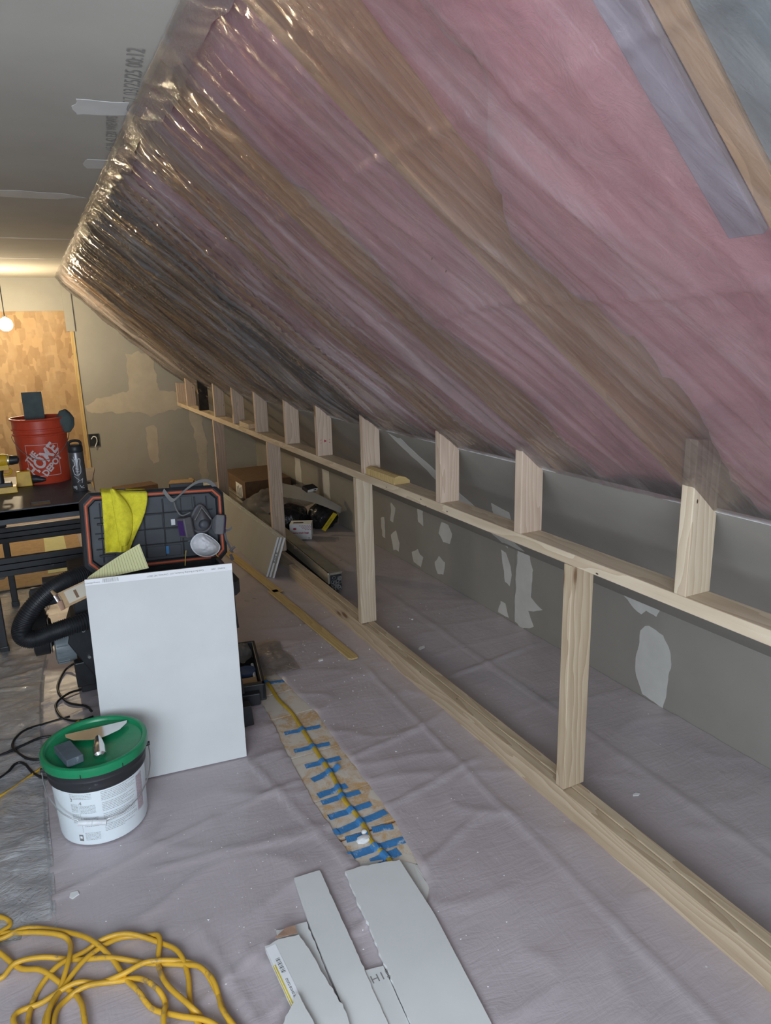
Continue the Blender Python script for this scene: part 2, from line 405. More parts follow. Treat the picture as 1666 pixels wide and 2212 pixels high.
def lumber(name, origin, X, Y, poly, th, mat, label=None, cat=None, group=None, bevel=.0025, endmat=None):
    """board: outline poly in its own (X=grain, Y) plane, thickness th along X x Y"""
    X = Vector(X).normalized(); Y = Vector(Y); Y = (Y - X * Y.dot(X)).normalized(); Z = X.cross(Y)
    mb = MB(); mb.prism(poly, 0, th)
    me = bpy.data.meshes.new(name); me.from_pydata(mb.v, [], mb.f)
    me.materials.append(mat)
    if endmat:
        me.materials.append(endmat)
        for p in me.polygons:
            if abs(p.normal.x) > .6: p.material_index = 1
    o = bpy.data.objects.new(name, me); COL.objects.link(o)
    M = Matrix((X, Y, Z)).transposed().to_4x4(); M.translation = Vector(origin); o.matrix_world = M
    if bevel:
        b = o.modifiers.new('bevel', 'BEVEL'); b.width = bevel; b.segments = 2; b.limit_method = 'ANGLE'
    return tag(o, label, cat, group)
def rect(L, w): return [(0, 0), (L, 0), (L, w), (0, w)]

# ------------------------------------------------------------ slope frame
TH = math.atan(.95); CT, ST = cos(TH), sin(TH); Z0 = 1.225
def SP(s, y, n=0.0): return (s * CT + n * ST, y, Z0 - s * ST + n * CT)
S_TOP = -1.462; S_END = .822 / CT
YF = 7.8
XC = lambda y: -1.06 + .06 * y / YF
ZC = lambda y: 2.225 - .06 * y / YF

# ============================================================ SETTING
seams = [-1.1, -.8, -.5, -.2, .1, .4, .7, 1.0, 1.3, 1.63, 1.842, 2.06, 2.348, 2.66, 2.872] + [2.872 + .3 * k for k in range(1, 17)] + [7.9]
mb = MB()
for a, b in zip(seams, seams[1:]):
    g = .009 if abs(a - 1.842) < .01 else .003; h = .009 if abs(b - 1.842) < .01 else .003
    mb.box(-2.5, .82, a + g, b - h, -.02, 0, 0)
mb.box(-2.5, .82, -1.1, 7.9, -.05, -.012, 1)
struct(mb.build('floor', [M_BOARD, M_SUB]))

# far gable wall with joint compound, osb panel opening
mb = MB(); mb.box(-.955, .84, YF, YF + .012, 0, 2.4, 0); mb.box(-2.5, -.955, YF, YF + .012, 1.86, 2.4, 0); mb.box(-2.5, -2.2, YF, YF + .012, 0, 1.86, 0)
mb.box(-2.5, .9, YF + .04, YF + .06, 0, 2.5, 1)
W = lambda a, b, h: (a, YF - h, b)
blob(mb, [(-.90, .93), (-.80, 1.0), (-.62, 1.02), (-.47, 1.07), (-.45, 1.43), (-.34, 1.45), (-.20, 1.42), (-.17, 1.05), (.0, 1.02), (.08, 1.0), (.1, .86), (-.1, .83), (-.22, .80), (-.27, .77), (-.35, .83), (-.55, .84), (-.83, .86), (-.89, .88)], W, 2, .03, .0015, 3)
blob(mb, [(-.34, .68), (-.26, .70), (-.23, .66), (-.235, .42), (-.25, .30), (-.30, .28), (-.33, .34), (-.35, .5)], W, 2, .02, .0015, 5)
blob(mb, [(.10, .85), (.16, .85), (.24, .8), (.27, .5), (.26, .05), (.18, .05), (.17, .4), (.14, .62)], W, 2, .03, .0015, 8)
struct(mb.build('wall_far', [M_DRY, M_DECK, M_MUDT]))
mb = MB(); mb.box(-2.2, -.955, YF + .012, YF + .03, 0, 1.86)
struct(mb.build('door_1', M_OSB))
for x, w in ((-.955, .035),):
    o = lumber('trim_1', (x, YF - .012, 0), (0, 0, 1), (1, 0, 0), rect(1.86, w), .012, M_YELW, bevel=.001); o.matrix_world.translation = Vector((x, YF - .014, 0)); struct(o)
mb = MB(); mb.box(-.985, -.905, YF - .018, YF - .006, 1.665, 2.11); struct(mb.build('trim_2', M_DRY))
# electrical box with a curled cable
t = thing('electrical_box', (-.86, YF, .53), 'small dark electrical box opening with white cable curl in the far wall', 'electrical box')
mb = MB(); mb.box(-.905, -.815, YF - .004, YF - .001, .53, .645, 0)
for a, b, c, d in ((-.911, -.905, .524, .651), (-.815, -.809, .524, .651), (-.905, -.815, .524, .53), (-.905, -.815, .645, .651)): mb.box(a, b, YF - .01, YF, c, d, 1)
mb.build('box_body', [M_BLK, M_DKG], t)
mb = MB(); mb.tube(crom([(-.885, YF - .006, .60), (-.865, YF - .016, .625), (-.84, YF - .02, .615), (-.835, YF - .018, .575), (-.85, YF - .02, .54), (-.86, YF - .02, .515)]), .0045, 8)
mb.build('cable', M_HANDLE, t, True)['label'] = 'white cable loop'

# knee wall and the drywall sheet on the lower slope
mb = MB(); mb.box(.822, .834, -1.1, 2.972, 0, .47, 0); mb.box(.822, .834, 2.976, YF, 0, .47, 0)
Wk = lambda a, b, h: (.822 - h, a, b)
def kb(pts, sd, mat=1, r=.014): blob(mb, pts, Wk, mat, r, .0012, sd, .02)
kb([(2.90, -.0), (2.965, .02), (2.955, .46), (2.86, .46), (2.82, .36), (2.83, .2), (2.74, .165), (2.85, .12), (2.80, .05), (2.86, .02)], 1)
kb([(3.02, .02), (3.06, .10), (3.10, .10), (3.12, .02)], 2)
kb([(3.06, .22), (3.10, .40), (3.05, .38), (3.0, .28), (3.02, .2)], 3)
kb([(3.04, .42), (3.12, .46), (3.02, .46)], 33)
kb([(3.72, .06), (3.80, .05), (3.83, .12), (3.78, .17), (3.70, .15)], 4)
kb([(3.64, .29), (3.72, .28), (3.78, .33), (3.74, .41), (3.66, .41), (3.62, .36)], 5)
kb([(4.02, .03), (4.12, .03), (4.14, .10), (4.06, .14), (3.98, .1)], 6)
kb([(4.34, .05), (4.42, .04), (4.46, .15), (4.38, .20), (4.33, .12)], 7)
kb([(4.42, .25), (4.46, .26), (4.44, .40), (4.38, .36)], 8)
kb([(4.55, .10), (4.60, .10), (4.62, .24), (4.56, .26)], 9)
kb([(3.98, .33), (4.04, .33), (4.06, .44), (3.98, .44)], 10)
kb([(1.93, .0), (2.05, .02), (2.09, .12), (2.08, .3), (2.03, .335), (1.95, .33), (1.90, .26), (1.91, .1)], 11)
kb([(2.22, .47), (1.98, .47), (1.99, .39), (2.05, .405), (2.08, .38), (2.14, .40), (2.20, .45)], 12)
kb([(4.95, .0), (5.05, .0), (5.06, .42), (4.97, .42)], 13)
kb([(5.6, .05), (5.75, .05), (5.78, .46), (5.62, .46)], 14)
kb([(6.3, .05), (6.5, .05), (6.48, .46), (6.34, .46)], 15)
kb([(.9, .05), (1.1, .05), (1.08, .40), (.92, .42)], 16)
struct(mb.build('wall_right', [M_DRYK, M_MUD]))
mb = MB()
nY = 20
for k in range(1):
    R = []
    for s, n in ((.124, -.013), (S_END + .002, -.013), (S_END + .016, 0), (.124, 0)):
        R.append([SP(s, -1.1, n), SP(s, YF, n)])
    ids = [[mb.av(p) for p in r] for r in R]
    for i in range(4): j = (i + 1) % 4; mb.af((ids[i][0], ids[i][1], ids[j][1], ids[j][0]), 1 if i == 3 else 0)
    mb.af([ids[i][0] for i in range(4)], 1); mb.af([ids[i][1] for i in range(4)][::-1], 1)
Ws = lambda a, b, h: SP(b, a, -.013 - h)
blob(mb, [(2.52, .62), (2.62, .58), (2.72, .70), (2.66, .72), (2.58, .70)], Ws, 2, .01, .001, 21, .02)
blob(mb, [(2.92, .16), (3.02, .14), (3.06, 1.1), (2.86, 1.1)], Ws, 2, .02, .0008, 22, .03)
struct(mb.build('wall_right_slope', [M_DRYK, M_GYP, M_MUD]))

# ceiling
mb = MB()
def cz(x, y, d=0): return (x, y, ZC(y) - d)
nn = 12
for k in range(nn):
    y0 = -1.1 + (YF + 1.1) * k / nn; y1 = -1.1 + (YF + 1.1) * (k + 1) / nn
    a = [mb.av(p) for p in (cz(-2.51, y0), cz(XC(y0), y0), cz(XC(y1), y1), cz(-2.51, y1))]
    b = [mb.av(p) for p in (cz(-2.51, y0, -.013), cz(XC(y0), y0, -.013), cz(XC(y1), y1, -.013), cz(-2.51, y1, -.013))]
    mb.af(a[::-1], 0); mb.af(b, 0); mb.af((a[1], b[1], b[2], a[2]), 0)
C_ = lambda a, b, h: (a, b, ZC(b) - h)
blob(mb, [(-1.20, 2.23), (-1.075, 2.22), (-1.055, 2.33), (-1.19, 2.37), (-1.21, 2.3)], C_, 1, .012, .0012, 1, .02)
blob(mb, [(-1.12, 2.90), (-1.05, 2.89), (-1.045, 3.02), (-1.115, 3.04), (-1.135, 2.97)], C_, 1, .012, .0012, 2, .02)
for (a, b, w, sd) in ((-1.08, 3.55, .14, 3), (-1.05, 5.0, .05, 4), (-1.04, 6.1, .07, 5)):
    blob(mb, [(-2.45, b), (a - .12, b), (a, b + w * .4), (a - .1, b + w), (-2.45, b + w)], C_, 1, .03, .0012, sd, .05)
def ctext(s, x, y, size, ang=pi / 2):
    o = Vector((x, y, ZC(y))); ux = Vector((-.10, -1, 0)); ux.normalize(); uy = Vector((-1, .10, 0)).normalized()
    add_text(mb, s, size, lambda a, b: (o.x + ux.x * a + uy.x * b, o.y + ux.y * a + uy.y * b, ZC(y) - .0015 + (o.y + ux.y * a - y) * .0), 2)
ctext('07 03/25/25 00:12', -1.085, 2.02, .055)
ctext('31.4.E 01 42 E20 WIEWS', -1.075, 2.58, .045)
struct(mb.build('ceiling', [M_CEIL, M_MUDC, M_INKC]))
mb = MB()
for y in (.0,):
    ids = [mb.av(p) for p in (SP(-1.75, -1.1, .19), SP(1.35, -1.1, .19), SP(1.35, YF + .05, .19), SP(-1.75, YF + .05, .19), SP(-1.75, -1.1, .205), SP(1.35, -1.1, .205), SP(1.35, YF + .05, .205), SP(-1.75, YF + .05, .205))]
    for f in ((0, 1, 2, 3), (4, 5, 6, 7), (0, 1, 5, 4), (1, 2, 6, 5), (2, 3, 7, 6), (3, 0, 4, 7)): mb.af([ids[i] for i in f])
struct(mb.build('ceiling_slope', M_DECK))
# left wall with the daylight window, and the wall behind the viewer
wy0, wy1, wz0, wz1 = -.70, .60, .80, 1.95
mb = MB()
for a, b, c, d in ((-1.1, wy0, 0, 2.3), (wy1, YF, 0, 2.3), (wy0, wy1, 0, wz0), (wy0, wy1, wz1, 2.3)): mb.box(-2.512, -2.5, a, b, c, d)
struct(mb.build('wall_left', M_DRYS))
mb = MB()
for a, b, c, d in ((wy0, wy0 + .05, wz0, wz1), (wy1 - .05, wy1, wz0, wz1), (wy0, wy1, wz0, wz0 + .05), (wy0, wy1, wz1 - .05, wz1)): mb.box(-2.53, -2.49, a, b, c, d)
struct(mb.build('window_1', M_HANDLE))
mb = MB(); vx0, vx1 = -2.48, -1.32
for a, b, c, d in ((-2.5, vx0, 0, 2.6), (vx1, .9, 0, 2.6), (vx0, vx1, 0, wz0), (vx0, vx1, wz1, 2.6)): mb.box(a, b, -1.112, -1.1, c, d)
struct(mb.build('wall_back', M_DRYS))
mb = MB()
for a, b, c, d in ((vx0, vx0 + .05, wz0, wz1), (vx1 - .05, vx1, wz0, wz1), (vx0, vx1, wz0, wz0 + .05), (vx0, vx1, wz1 - .05, wz1)): mb.box(a, b, -1.13, -1.09, c, d)
struct(mb.build('added_window', M_HANDLE))  # unseen window added to go with the second daylight source

# ============================================================ RAFTERS, INSULATION, FILM
SK = {4: 0, 5: .13, 6: .20}
def rk(i, s_): return (SK.get(i, .18) if i > 3 else 0) * (-s_ / 1.3)
ry = [-1.8, -1.2, -.6, .0, .634, 1.222, 1.79, 2.41, 3.02, 3.62, 4.22, 4.83, 5.44, 6.04, 6.64, 7.24]
words = {4: 'nearest rafter in view beside the pale lavender strip, behind plastic film', 5: 'tan sloping rafter behind plastic film, nailed beside the knotty short stud closest to the viewer',
 6: 'tan sloping rafter behind plastic film meeting the second short stud from the viewer', 7: 'tan sloping rafter behind plastic film meeting the third short stud from the viewer'}
ordn = ['zeroth', 'first', 'second', 'third', 'fourth', 'fifth', 'sixth', 'seventh', 'eighth', 'ninth', 'tenth', 'eleventh', 'twelfth']
for i, y in enumerate(ry):
    if i < 3: continue
    lb = words.get(i) or ('rafter just past the right picture edge behind plastic film' if i == 3 else f'sloping rafter dimly seen through wrinkled film, {ordn[i - 3]} rafter up the room from the viewer')
    sa = S_TOP - .25; Xr = Vector((CT, -rk(i, -1.0), -ST))
    lumber('rafter', SP(sa, y + .038 + rk(i, sa), .0), Xr, (ST, 0, CT), rect(2.8, .184), .038, M_RAFT, lb, 'rafter', 'roof rafters behind the plastic film')
# normal of the board frame is X x Y = -y, so the origin sits on the far face
WT = {4: [(-1.6, .05), (-1.40, .06), (-1.22, .20), (-1.05, .25), (-.92, .15), (-.78, .06), (-.62, .10), (-.50, .13), (-.30, .14), (0, .09), (1.3, .08)],
      5: [(-1.6, .05), (-1.2, .05), (-.9, .09), (-.65, .05), (-.45, .10), (-.25, .16), (0, .14), (1.3, .1)],
      6: [(-1.6, .05), (-1.3, .13), (-1.0, .16), (-.7, .07), (-.4, .05), (-.2, .12), (1.3, .1)]}
def insul(y0, y1, sd, i, s0=-1.66, s1=1.3):
    mb = MB()
    def f(u, v):
        s = s0 + (s1 - s0) * u; ya = y0 + rk(i, s); yb = y1 + (rk(i + 1, s) if i + 1 < len(ry) else 0); y = ya + (yb - ya) * v
        w = min(1.1, max(-.2, .45 + 1.25 * nz(s * 1.25, sd * 3.1, 2)))
        n = .022 + .035 * nz(s * 2.2, y * 3, sd) + .012 * nz(s * 8, y * 8, sd) + .003 * nz(s * 30, y * 30, sd)
        if i in WT:
            v0 = 1 - (interp(WT[i], s) + .018 * nz(s * 7, sd, 4) + .010 * nz(s * 19, sd, 4)) / .56; n += .12 * sm(v0 - .05, v0 + .045, v)
        elif i < 8: n += .13 * sm(.80 - .30 * w + .05 * nz(s * 9, sd, 4), .93 - .1 * w, v) * max(0, min(1, .25 + w)) + .02 * sm(.1, 0, v)
        n += .05 * sm(.1, .3, s)
        return SP(s, y, min(.18, max(.004, n)))
    mb.grid(f, 110, 22)
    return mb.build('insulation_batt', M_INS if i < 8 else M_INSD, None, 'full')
for i in range(4, len(ry)):
    y0 = ry[i] + .039; y1 = ry[i + 1] - .001 if i + 1 < len(ry) else YF - .02
    lb = {4: 'pink fibreglass batt in the widest, nearest bay behind clear plastic film', 5: 'pink fibreglass batt in the bay between first and second short studs', 6: 'pink fibreglass batt in the bay between second and third short studs'}.get(i, f'{"dim pink" if i < 8 else "shade-toned brownish"} fibreglass batt behind wrinkled film, {ordn[i - 3]} bay up the room from the viewer')
    tag(insul(y0, y1, i * 1.7, i), lb, 'insulation', 'insulation batts between rafters')
mb = MB(); ids = [mb.av(p) for p in (SP(-1.66, .04, .006), SP(1.3, .04, .006), SP(1.3, .632, .006), SP(-1.66, .632, .006), SP(-1.66, .04, .09), SP(1.3, .04, .09), SP(1.3, .632, .09), SP(-1.66, .632, .09))]
for f in ((0, 1, 2, 3), (4, 5, 6, 7), (0, 1, 5, 4), (1, 2, 6, 5), (2, 3, 7, 6), (3, 0, 4, 7)): mb.af([ids[i] for i in f])
tag(mb.build('foam_board', M_FOAM), 'blue-grey foam board in the roof bay at the upper right corner', 'foam board')
lumber('furring_strip', SP(-1.6, .729, .012), (CT, 0, -ST), (ST, 0, CT), rect(.895, .012), .056, M_LAV, 'pale lavender strip along the near rafter, ending square at upper right', 'strip').matrix_world.translation = Vector(SP(-1.6, .729, -.0095))

def film_n(s, y):
    # bays bulge toward the room, taut at rafters
    k = 0
    ph = ((y + .14 * s * sm(.6, 1.4, y) - .64) / .604) % 1.0
    sag = .016 * sin(pi * ph) ** 2
    # long slanting folds running down the slope
    far = sm(1.0, 3.2, y)
    a = s + .35 * (y); q = y + .30 * s + .12 * nz(s * .9, y * .8, 7)
    r1 = 1 - abs(nz(q * 5.2, s * .55, 3)) * 2; r2 = 1 - abs(nz(q * 11, s * 1.1, 11)) * 2; r3 = 1 - abs(nz(q * 24, s * 2.4, 19)) * 2
    amp = .35 + .65 * far
    f = amp * (.020 * max(0, r1) ** 4 + .014 * max(0, r2) ** 4 + .008 * max(0, r3) ** 3)
    f += .006 * nz(s * 3, y * 3, 5)
    for sc_, am in ((-.62, .006), (-1.02, .005)):
        d_ = abs(s - sc_ - .03 * nz(y * 1.3, sc_)); f += am * max(0, 1 - d_ / .014) * (.4 + .6 * nz(y * 2, 9) + .5)
    edge = sm(.12, -.15, s) * .75 + .25
    top = sm(S_TOP, S_TOP + .12, s)
    return -.012 - (sag + f) * edge * (.25 + .75 * top)
mb = MB()
YA, YB = -1.09, YF - .004
def film(u, v):
    y = YA + (YB - YA) * (.12 * u / .12 if u < 0 else u); s = S_TOP + (.116 - S_TOP) * v
    s2 = s + (.012 * nz(y * 6, 1, 4) + .02 * nz(y * 1.7, 3, 4)) * sm(.8, 1, v)
    st = .06 * (y / YF) * (1 - v)          # follows the ceiling edge
    return SP(min(s2 + st, .121), y, film_n(s, y))
def film_uv(v):
    s_ = (v[0] * CT - (v[2] - Z0) * ST); q_ = v[1] + .30 * s_ + .12 * nz(s_ * .9, v[1] * .8, 7); return (q_, s_)
mb.uvfn = film_uv
mb.grid(film, 1000, 180)
fo = mb.build('vapor_barrier', M_FILM, None, 'full')
tag(fo, 'large wrinkled clear plastic film stapled over the pink insulated roof slope', 'plastic film')
mb = MB()
def hem(u, v):
    y = YA + (YB - YA) * u; w = .075 + .02 * nz(y * 2.3, 5, 1) + .012 * nz(y * 11, 5, 1); s = S_TOP + .06 * (y / YF) + w * v
    n = -.024 - .004 * sin(pi * v) + .009 * nz(y * 5 + s * 9, s * 9, 3) + .006 * nz(y * 18 + s * 30, s * 8, 8)
    return SP(s, y, min(n, -.013))
mb.grid(hem, 900, 12); mb.build('hem', M_HEM, fo, 'full')['label'] = 'crumpled doubled edge along the ceiling'
# rows of staples that catch the light
mb = MB()
for (y, sa, sb, k) in ((6.35, -1.15, -.75, 14), (5.2, -.95, -.72, 6), (1.45, -.78, -.74, 2), (2.5, -.9, -.86, 3), (3.6, -.8, -.7, 4), (4.9, -1.25, -1.2, 2)):
    for j in range(k):
        s = sa + (sb - sa) * j / max(1, k - 1); yy = y + .02 * nz(s * 9, y) - (s - sa) * .3; n = film_n(s, yy) - .004
        p = Vector(SP(s, yy, n)); q = Vector(SP(s + .006, yy + .010, n)); mb.tube([p, q], .0012, 6)
mb.build('staples', M_STEEL, fo)['kind'] = 'stuff'

# ============================================================ STUD FRAME
lumber('bottom_plate', (0, 4.36, .089), (0, -1, 0), (0, 0, -1), rect(5.44, .089), .038, M_PLATE, 'front floor plate of the stud wall, long pale board on edge with a large knot', 'floor plate').matrix_world.translation = Vector((0, 4.36, .089))
lumber('bottom_plate', (.039, 7.78, .092), (0, -1, 0), (0, 0, -1), rect(8.86, .092), .037, M_PLATE, 'rear floor plate of the stud wall, running behind the front plate to the far wall', 'floor plate')
lumber('middle_rail', (0, 7.79, .879), (0, -1, 0), (1, 0, 0), rect(8.87, .089), .038, M_PINE, 'long horizontal middle rail of the stud wall, between upper and lower studs', 'rail')
UP = [(1.179, 1.32, 1.31, M_PINE, 'short upper stud closest to the viewer, squared top behind film, dark knots'),
 (1.859, 1.213, 1.13, M_PINE2, 'short upper stud with streaky brown grain and knots, second from the viewer'),
 (2.38, 1.213, 1.13, M_PINE2, 'short reddish upper stud just beyond the split wood block, third from the viewer'),
 (3.101, 1.213, 1.13, M_PINE2, 'pale upper stud with the split wood block at its foot'),
 (3.71, 1.213, 1.13, M_PINE2, 'upper stud with a small red stamp, next beyond the split block stud'),
 (4.249, 1.213, 1.13, M_PINE2, 'plain upper stud next beyond the red stamped stud'),
 (4.897, 1.213, 1.13, M_PINE2, 'upper stud just on the viewer side of the small squared block'),
 (5.50, 1.205, 1.12, M_PINE2, 'upper stud whose foot touches the small squared block'),
 (6.106, 1.205, 1.12, M_PINE2, 'upper stud between the small squared block and the blackened stud'),
 (6.707, 1.205, 1.12, M_DARKW, 'blackened sooty upper stud near the far wall'),
 (7.25, 1.20, 1.11, M_PINE2, 'upper stud between the blackened stud and the end stud'),
 (7.735, 1.12, 1.11, M_PINE2, 'end upper stud against the far wall')]
for (y, zf, zb, mt, lb) in UP:
    h1 = zf - .917; h2 = zb - .917
    o = lumber('upper_stud', (0, y, .917), (0, 0, 1), (1, 0, 0), [(0, 0), (h1, 0), (h2, .089), (0, .089)], .038, mt, lb, 'stud', 'short upper studs standing on the middle rail')
    if abs(y - 3.71) < .01:
        mb = MB(); fn = planefn((.045, y - .0012, 1.0), (1, 0, 0), (0, 0, 1))
        mb.af([mb.av(fn(*p)) for p in ((-.006, -.008), (.010, 0), (-.006, .008))])
        for a in (-.03, .022): mb.af([mb.av(fn(*p)) for p in ((a, -.010), (a + .009, -.010), (a + .009, -.008), (a, -.008))]); mb.af([mb.av(fn(*p)) for p in ((a, .006), (a + .009, .006), (a + .009, .008), (a, .008))])
        bpy.context.view_layer.update()
        e = mb.build('red_stamp', M_REDP, None); wm = e.matrix_world.copy(); wm.translation = e.location
        e.parent = o; e.matrix_parent_inverse = o.matrix_world.inverted(); e['label'] = 'small red grade stamp'
LO = [(1.60, M_PLATE, 'tall lower stud closest to the viewer, greenish tint, standing on the floor plates'),
      (3.20, M_PINE, 'tall lower stud second from the viewer, at the end of the metal wrapped roll'),
      (4.66, M_PINE2, 'tall lower stud behind the leaning drywall sheets, near the black bags'),
      (6.2, M_PINE2, 'tall lower stud beside the big cardboard carton, farthest from the viewer')]
for (y, mt, lb) in LO:
    o = lumber('lower_stud', (0, y, .093), (0, 0, 1), (1, 0, 0), rect(.785, .089), .038, mt, lb, 'stud', 'tall lower studs under the middle rail')
# wood offcuts lying on the rail
def split_block():
    mb = MB(); R = []
    for k in range(9):
        y = 3.09 - .30 * k / 8; x0 = .006 + .004 * nz(k, 1); j = .004 * nz(k * 1.3, 5)
        R.append([(x0 - .002, y, .918), (x0 + .078, y, .918), (x0 + .082 - .004 * k / 8, y, .932 + j), (x0 + .055, y, .949 + j), (x0 + .022, y, .957 + j * .5), (x0, y, .950)])
    mb.rings(R); return mb.build('wood_block', [M_YELW], None)
tag(split_block(), 'rough split wood offcut lying on the middle rail beside the pale stud', 'wood block')
lumber('wood_block', (.004, 5.36, .918), (0, -1, 0), (1, 0, 0), rect(.25, .075), .036, M_PINE, 'small squared wood block lying on the middle rail farther up the room', 'wood block', endmat=M_ENDG)
# pencil marks on the floor plate
# ============================================================ DROP CLOTH
Lp = [(1.40, -.705), (1.695, -.702), (1.74, -.707), (1.853, -.714), (2.073, -.717), (2.368, -.702), (2.66, -.679), (2.94, -.667), (3.05, -.65), (3.2, -.60)]
Rp = [(1.40, -.64), (1.483, -.592), (1.527, -.560), (1.615, -.544), (1.714, -.53), (1.847, -.511), (2.036, -.504), (2.287, -.503), (2.624, -.487), (2.866, -.511), (3.119, -.525), (3.2, -.60)]
def interp(T, y):
    if y <= T[0][0]: return T[0][1]
    for (a, b), (c, d) in zip(T, T[1:]):
        if y <= c: return b + (d - b) * (y - a) / (c - a)
    return T[-1][1]
creases = [((-.85, 2.43), (-.70, 1.55)), ((-1.60, 2.0), (-1.0, 2.15)), ((-1.0, 2.15), (-.1, 2.3)), ((-1.45, 1.35), (-.95, 1.62)), ((-1.7, 1.1), (-.2, 1.75)), ((-.55, 1.9), (-.05, 2.0)), ((-.2, .3), (-.12, 3.0)), ((-1.5, 3.1), (-.3, 3.3)), ((.4, .5), (.45, 6.8)), ((-1.2, 1.75), (-1.0, .5)), ((0.1, 4.3), (.8, 4.35)), ((-1.3, 2.0), (-.75, 1.9)), ((.1, 2.6), (.8, 2.7))]
def cloth_z(x, y):
    z = .0025 + .0035 * (1 + nz(x * 2.3, y * 2.3)) * .5 + .003 * max(0, nz(x * 5 + 2, y * 9, 3)) + .003 * max(0, nz(x * 9, y * 4, 6))
    r = 1 - abs(nz(x * 2.2 + y * .8, y * 4.2, 14)) * 2.4; z += .006 * max(0, r) ** 4 * (1 if x < 0 else .5)
    for (a, b) in creases:
        ax, ay = a; bx, by = b; dx, dy = bx - ax, by - ay; L2 = dx * dx + dy * dy
        t = ((x - ax) * dx + (y - ay) * dy) / L2
        if -.02 < t < 1.02:
            ex = x - ax - t * dx; ey = y - ay - t * dy; d = sqrt(ex * ex + ey * ey)
            if d < .03: z += .0075 * (1 - d / .03) ** 2 * min(1, t * 12, (1 - t) * 12) if 0 < t < 1 else 0
    return z
mb = MB()
ys = []; y = -1.09
while y < YF - .005: ys.append(y); y += .0135 if .9 < y < 3.6 else .03
ys.append(YF - .003)
def cols(a, b, n, pw=1.0): return [a + (b - a) * (k / n) ** pw for k in range(n + 1)]
prev = None
for y in ys:
    hole = Lp[0][0] < y < Lp[-1][0]
    l = interp(Lp, y) + .004 * nz(y * 22, 4); r = interp(Rp, y) + .006 * nz(y * 14, 8)
    if not hole: l = r = (interp(Lp, y) + interp(Rp, y)) / 2
    xs1 = cols(-2.49, -1.9, 24) + cols(-1.885, l, 80)[0:]; xs2 = cols(r, .0, 42) + cols(.01, .819, 46)
    row = [mb.av((x, y, cloth_z(x, y) if not (hole and x in (l, r)) else .003)) for x in xs1], [mb.av((x, y, cloth_z(x, y) if not (hole and x in (l, r)) else .003)) for x in xs2], hole
    if prev:
        for part in (0, 1):
            for k in range(len(row[part]) - 1): mb.af((prev[part][k], prev[part][k + 1], row[part][k + 1], row[part][k]))
        if not hole and not prev[2]: mb.af((prev[0][-1], prev[1][0], row[1][0], row[0][-1]))
    prev = row
tag(mb.build('drop_cloth', M_CLOTH, None, 'full'), 'mauve-grey drop cloth covering the whole floor, cut open in a strip', 'drop cloth')
# clear film overlapping at the left
mb = MB()
def psheet(u, v):
    y = 1.89 + 3.9 * v
    xr = -1.545 + .06 * sm(.3, .6, v) + .14 * sm(.6, 1, v); x = -2.45 + (xr + 2.45) * u + .008 * nz(v * 11, 4) * u
    z = .013 + .009 * max(0, 1 - abs(nz(x * 3, y * 8, 5)) * 2.2) ** 2 + .006 * max(0, nz(x * 12 + y * 5, y * 12, 2)) + .004 * nz(x * 30, y * 30, 6)
    if u > .985 or v < .01: z = .008
    return (x, y, max(z, .008))
mb.grid(psheet, 200, 260)
tag(mb.build('plastic_sheet', M_SHEET, None, 'full'), 'shiny clear plastic sheet on the floor at the left, reflecting the lamp', 'plastic sheet')

# ---- cable in the cut strip and its tape
WP = [(-.60, 3.16), (-.591, 2.98), (-.596, 2.808), (-.583, 2.677), (-.587, 2.541), (-.593, 2.407), (-.597, 2.291), (-.599, 2.183), (-.608, 2.102), (-.619, 2.011), (-.614, 1.925), (-.615, 1.854), (-.625, 1.785), (-.614, 1.715), (-.61, 1.66)]
mb = MB(); mb.tube(crom([(x, y, .0055) for x, y in WP], 6), .0085, 10, 0, True, .5)
tag(mb.build('electrical_cable', M_CABLE, None, True), 'flat yellow cable taped along the cut floor strip', 'cable')
TP = [((-.628, 3.0), (-.50, 2.963), .022), ((-.662, 2.531), (-.511, 2.512), .022), ((-.67, 2.392), (-.526, 2.374), .022), ((-.667, 2.274), (-.528, 2.261), .024), ((-.675, 2.181), (-.557, 2.204), .024), ((-.69, 2.085), (-.576, 2.093), .026), ((-.693, 2.045), (-.549, 2.036), .022), ((-.702, 1.959), (-.542, 1.957), .024), ((-.714, 1.878), (-.515, 1.895), .026), ((-.598, 1.835), (-.53, 1.818), .024), ((-.693, 1.832), (-.621, 1.822), .024), ((-.735, 1.762), (-.515, 1.742), .027), ((-.663, 1.701), (-.565, 1.706), .030)]
TL = ['beside the black tray, farthest from the viewer', 'over the cable, first past the white patch beyond the tray', 'beside the dark cracked spot on its far side', 'just on the viewer side of the dark cracked spot', 'curling up at its right end', 'wrinkled, farther one of the close pair', 'whitened, nearer one of the close pair', 'alone between the close pair and the long slanted one', 'long and slanted, just beyond the reddish gap', 'short and torn, right of the cable at the reddish gap', 'short, left of the cable by the white plaster lump', 'longest and widest, overlapping the cloth edge', 'scraped and faded, nearest the drywall scraps']
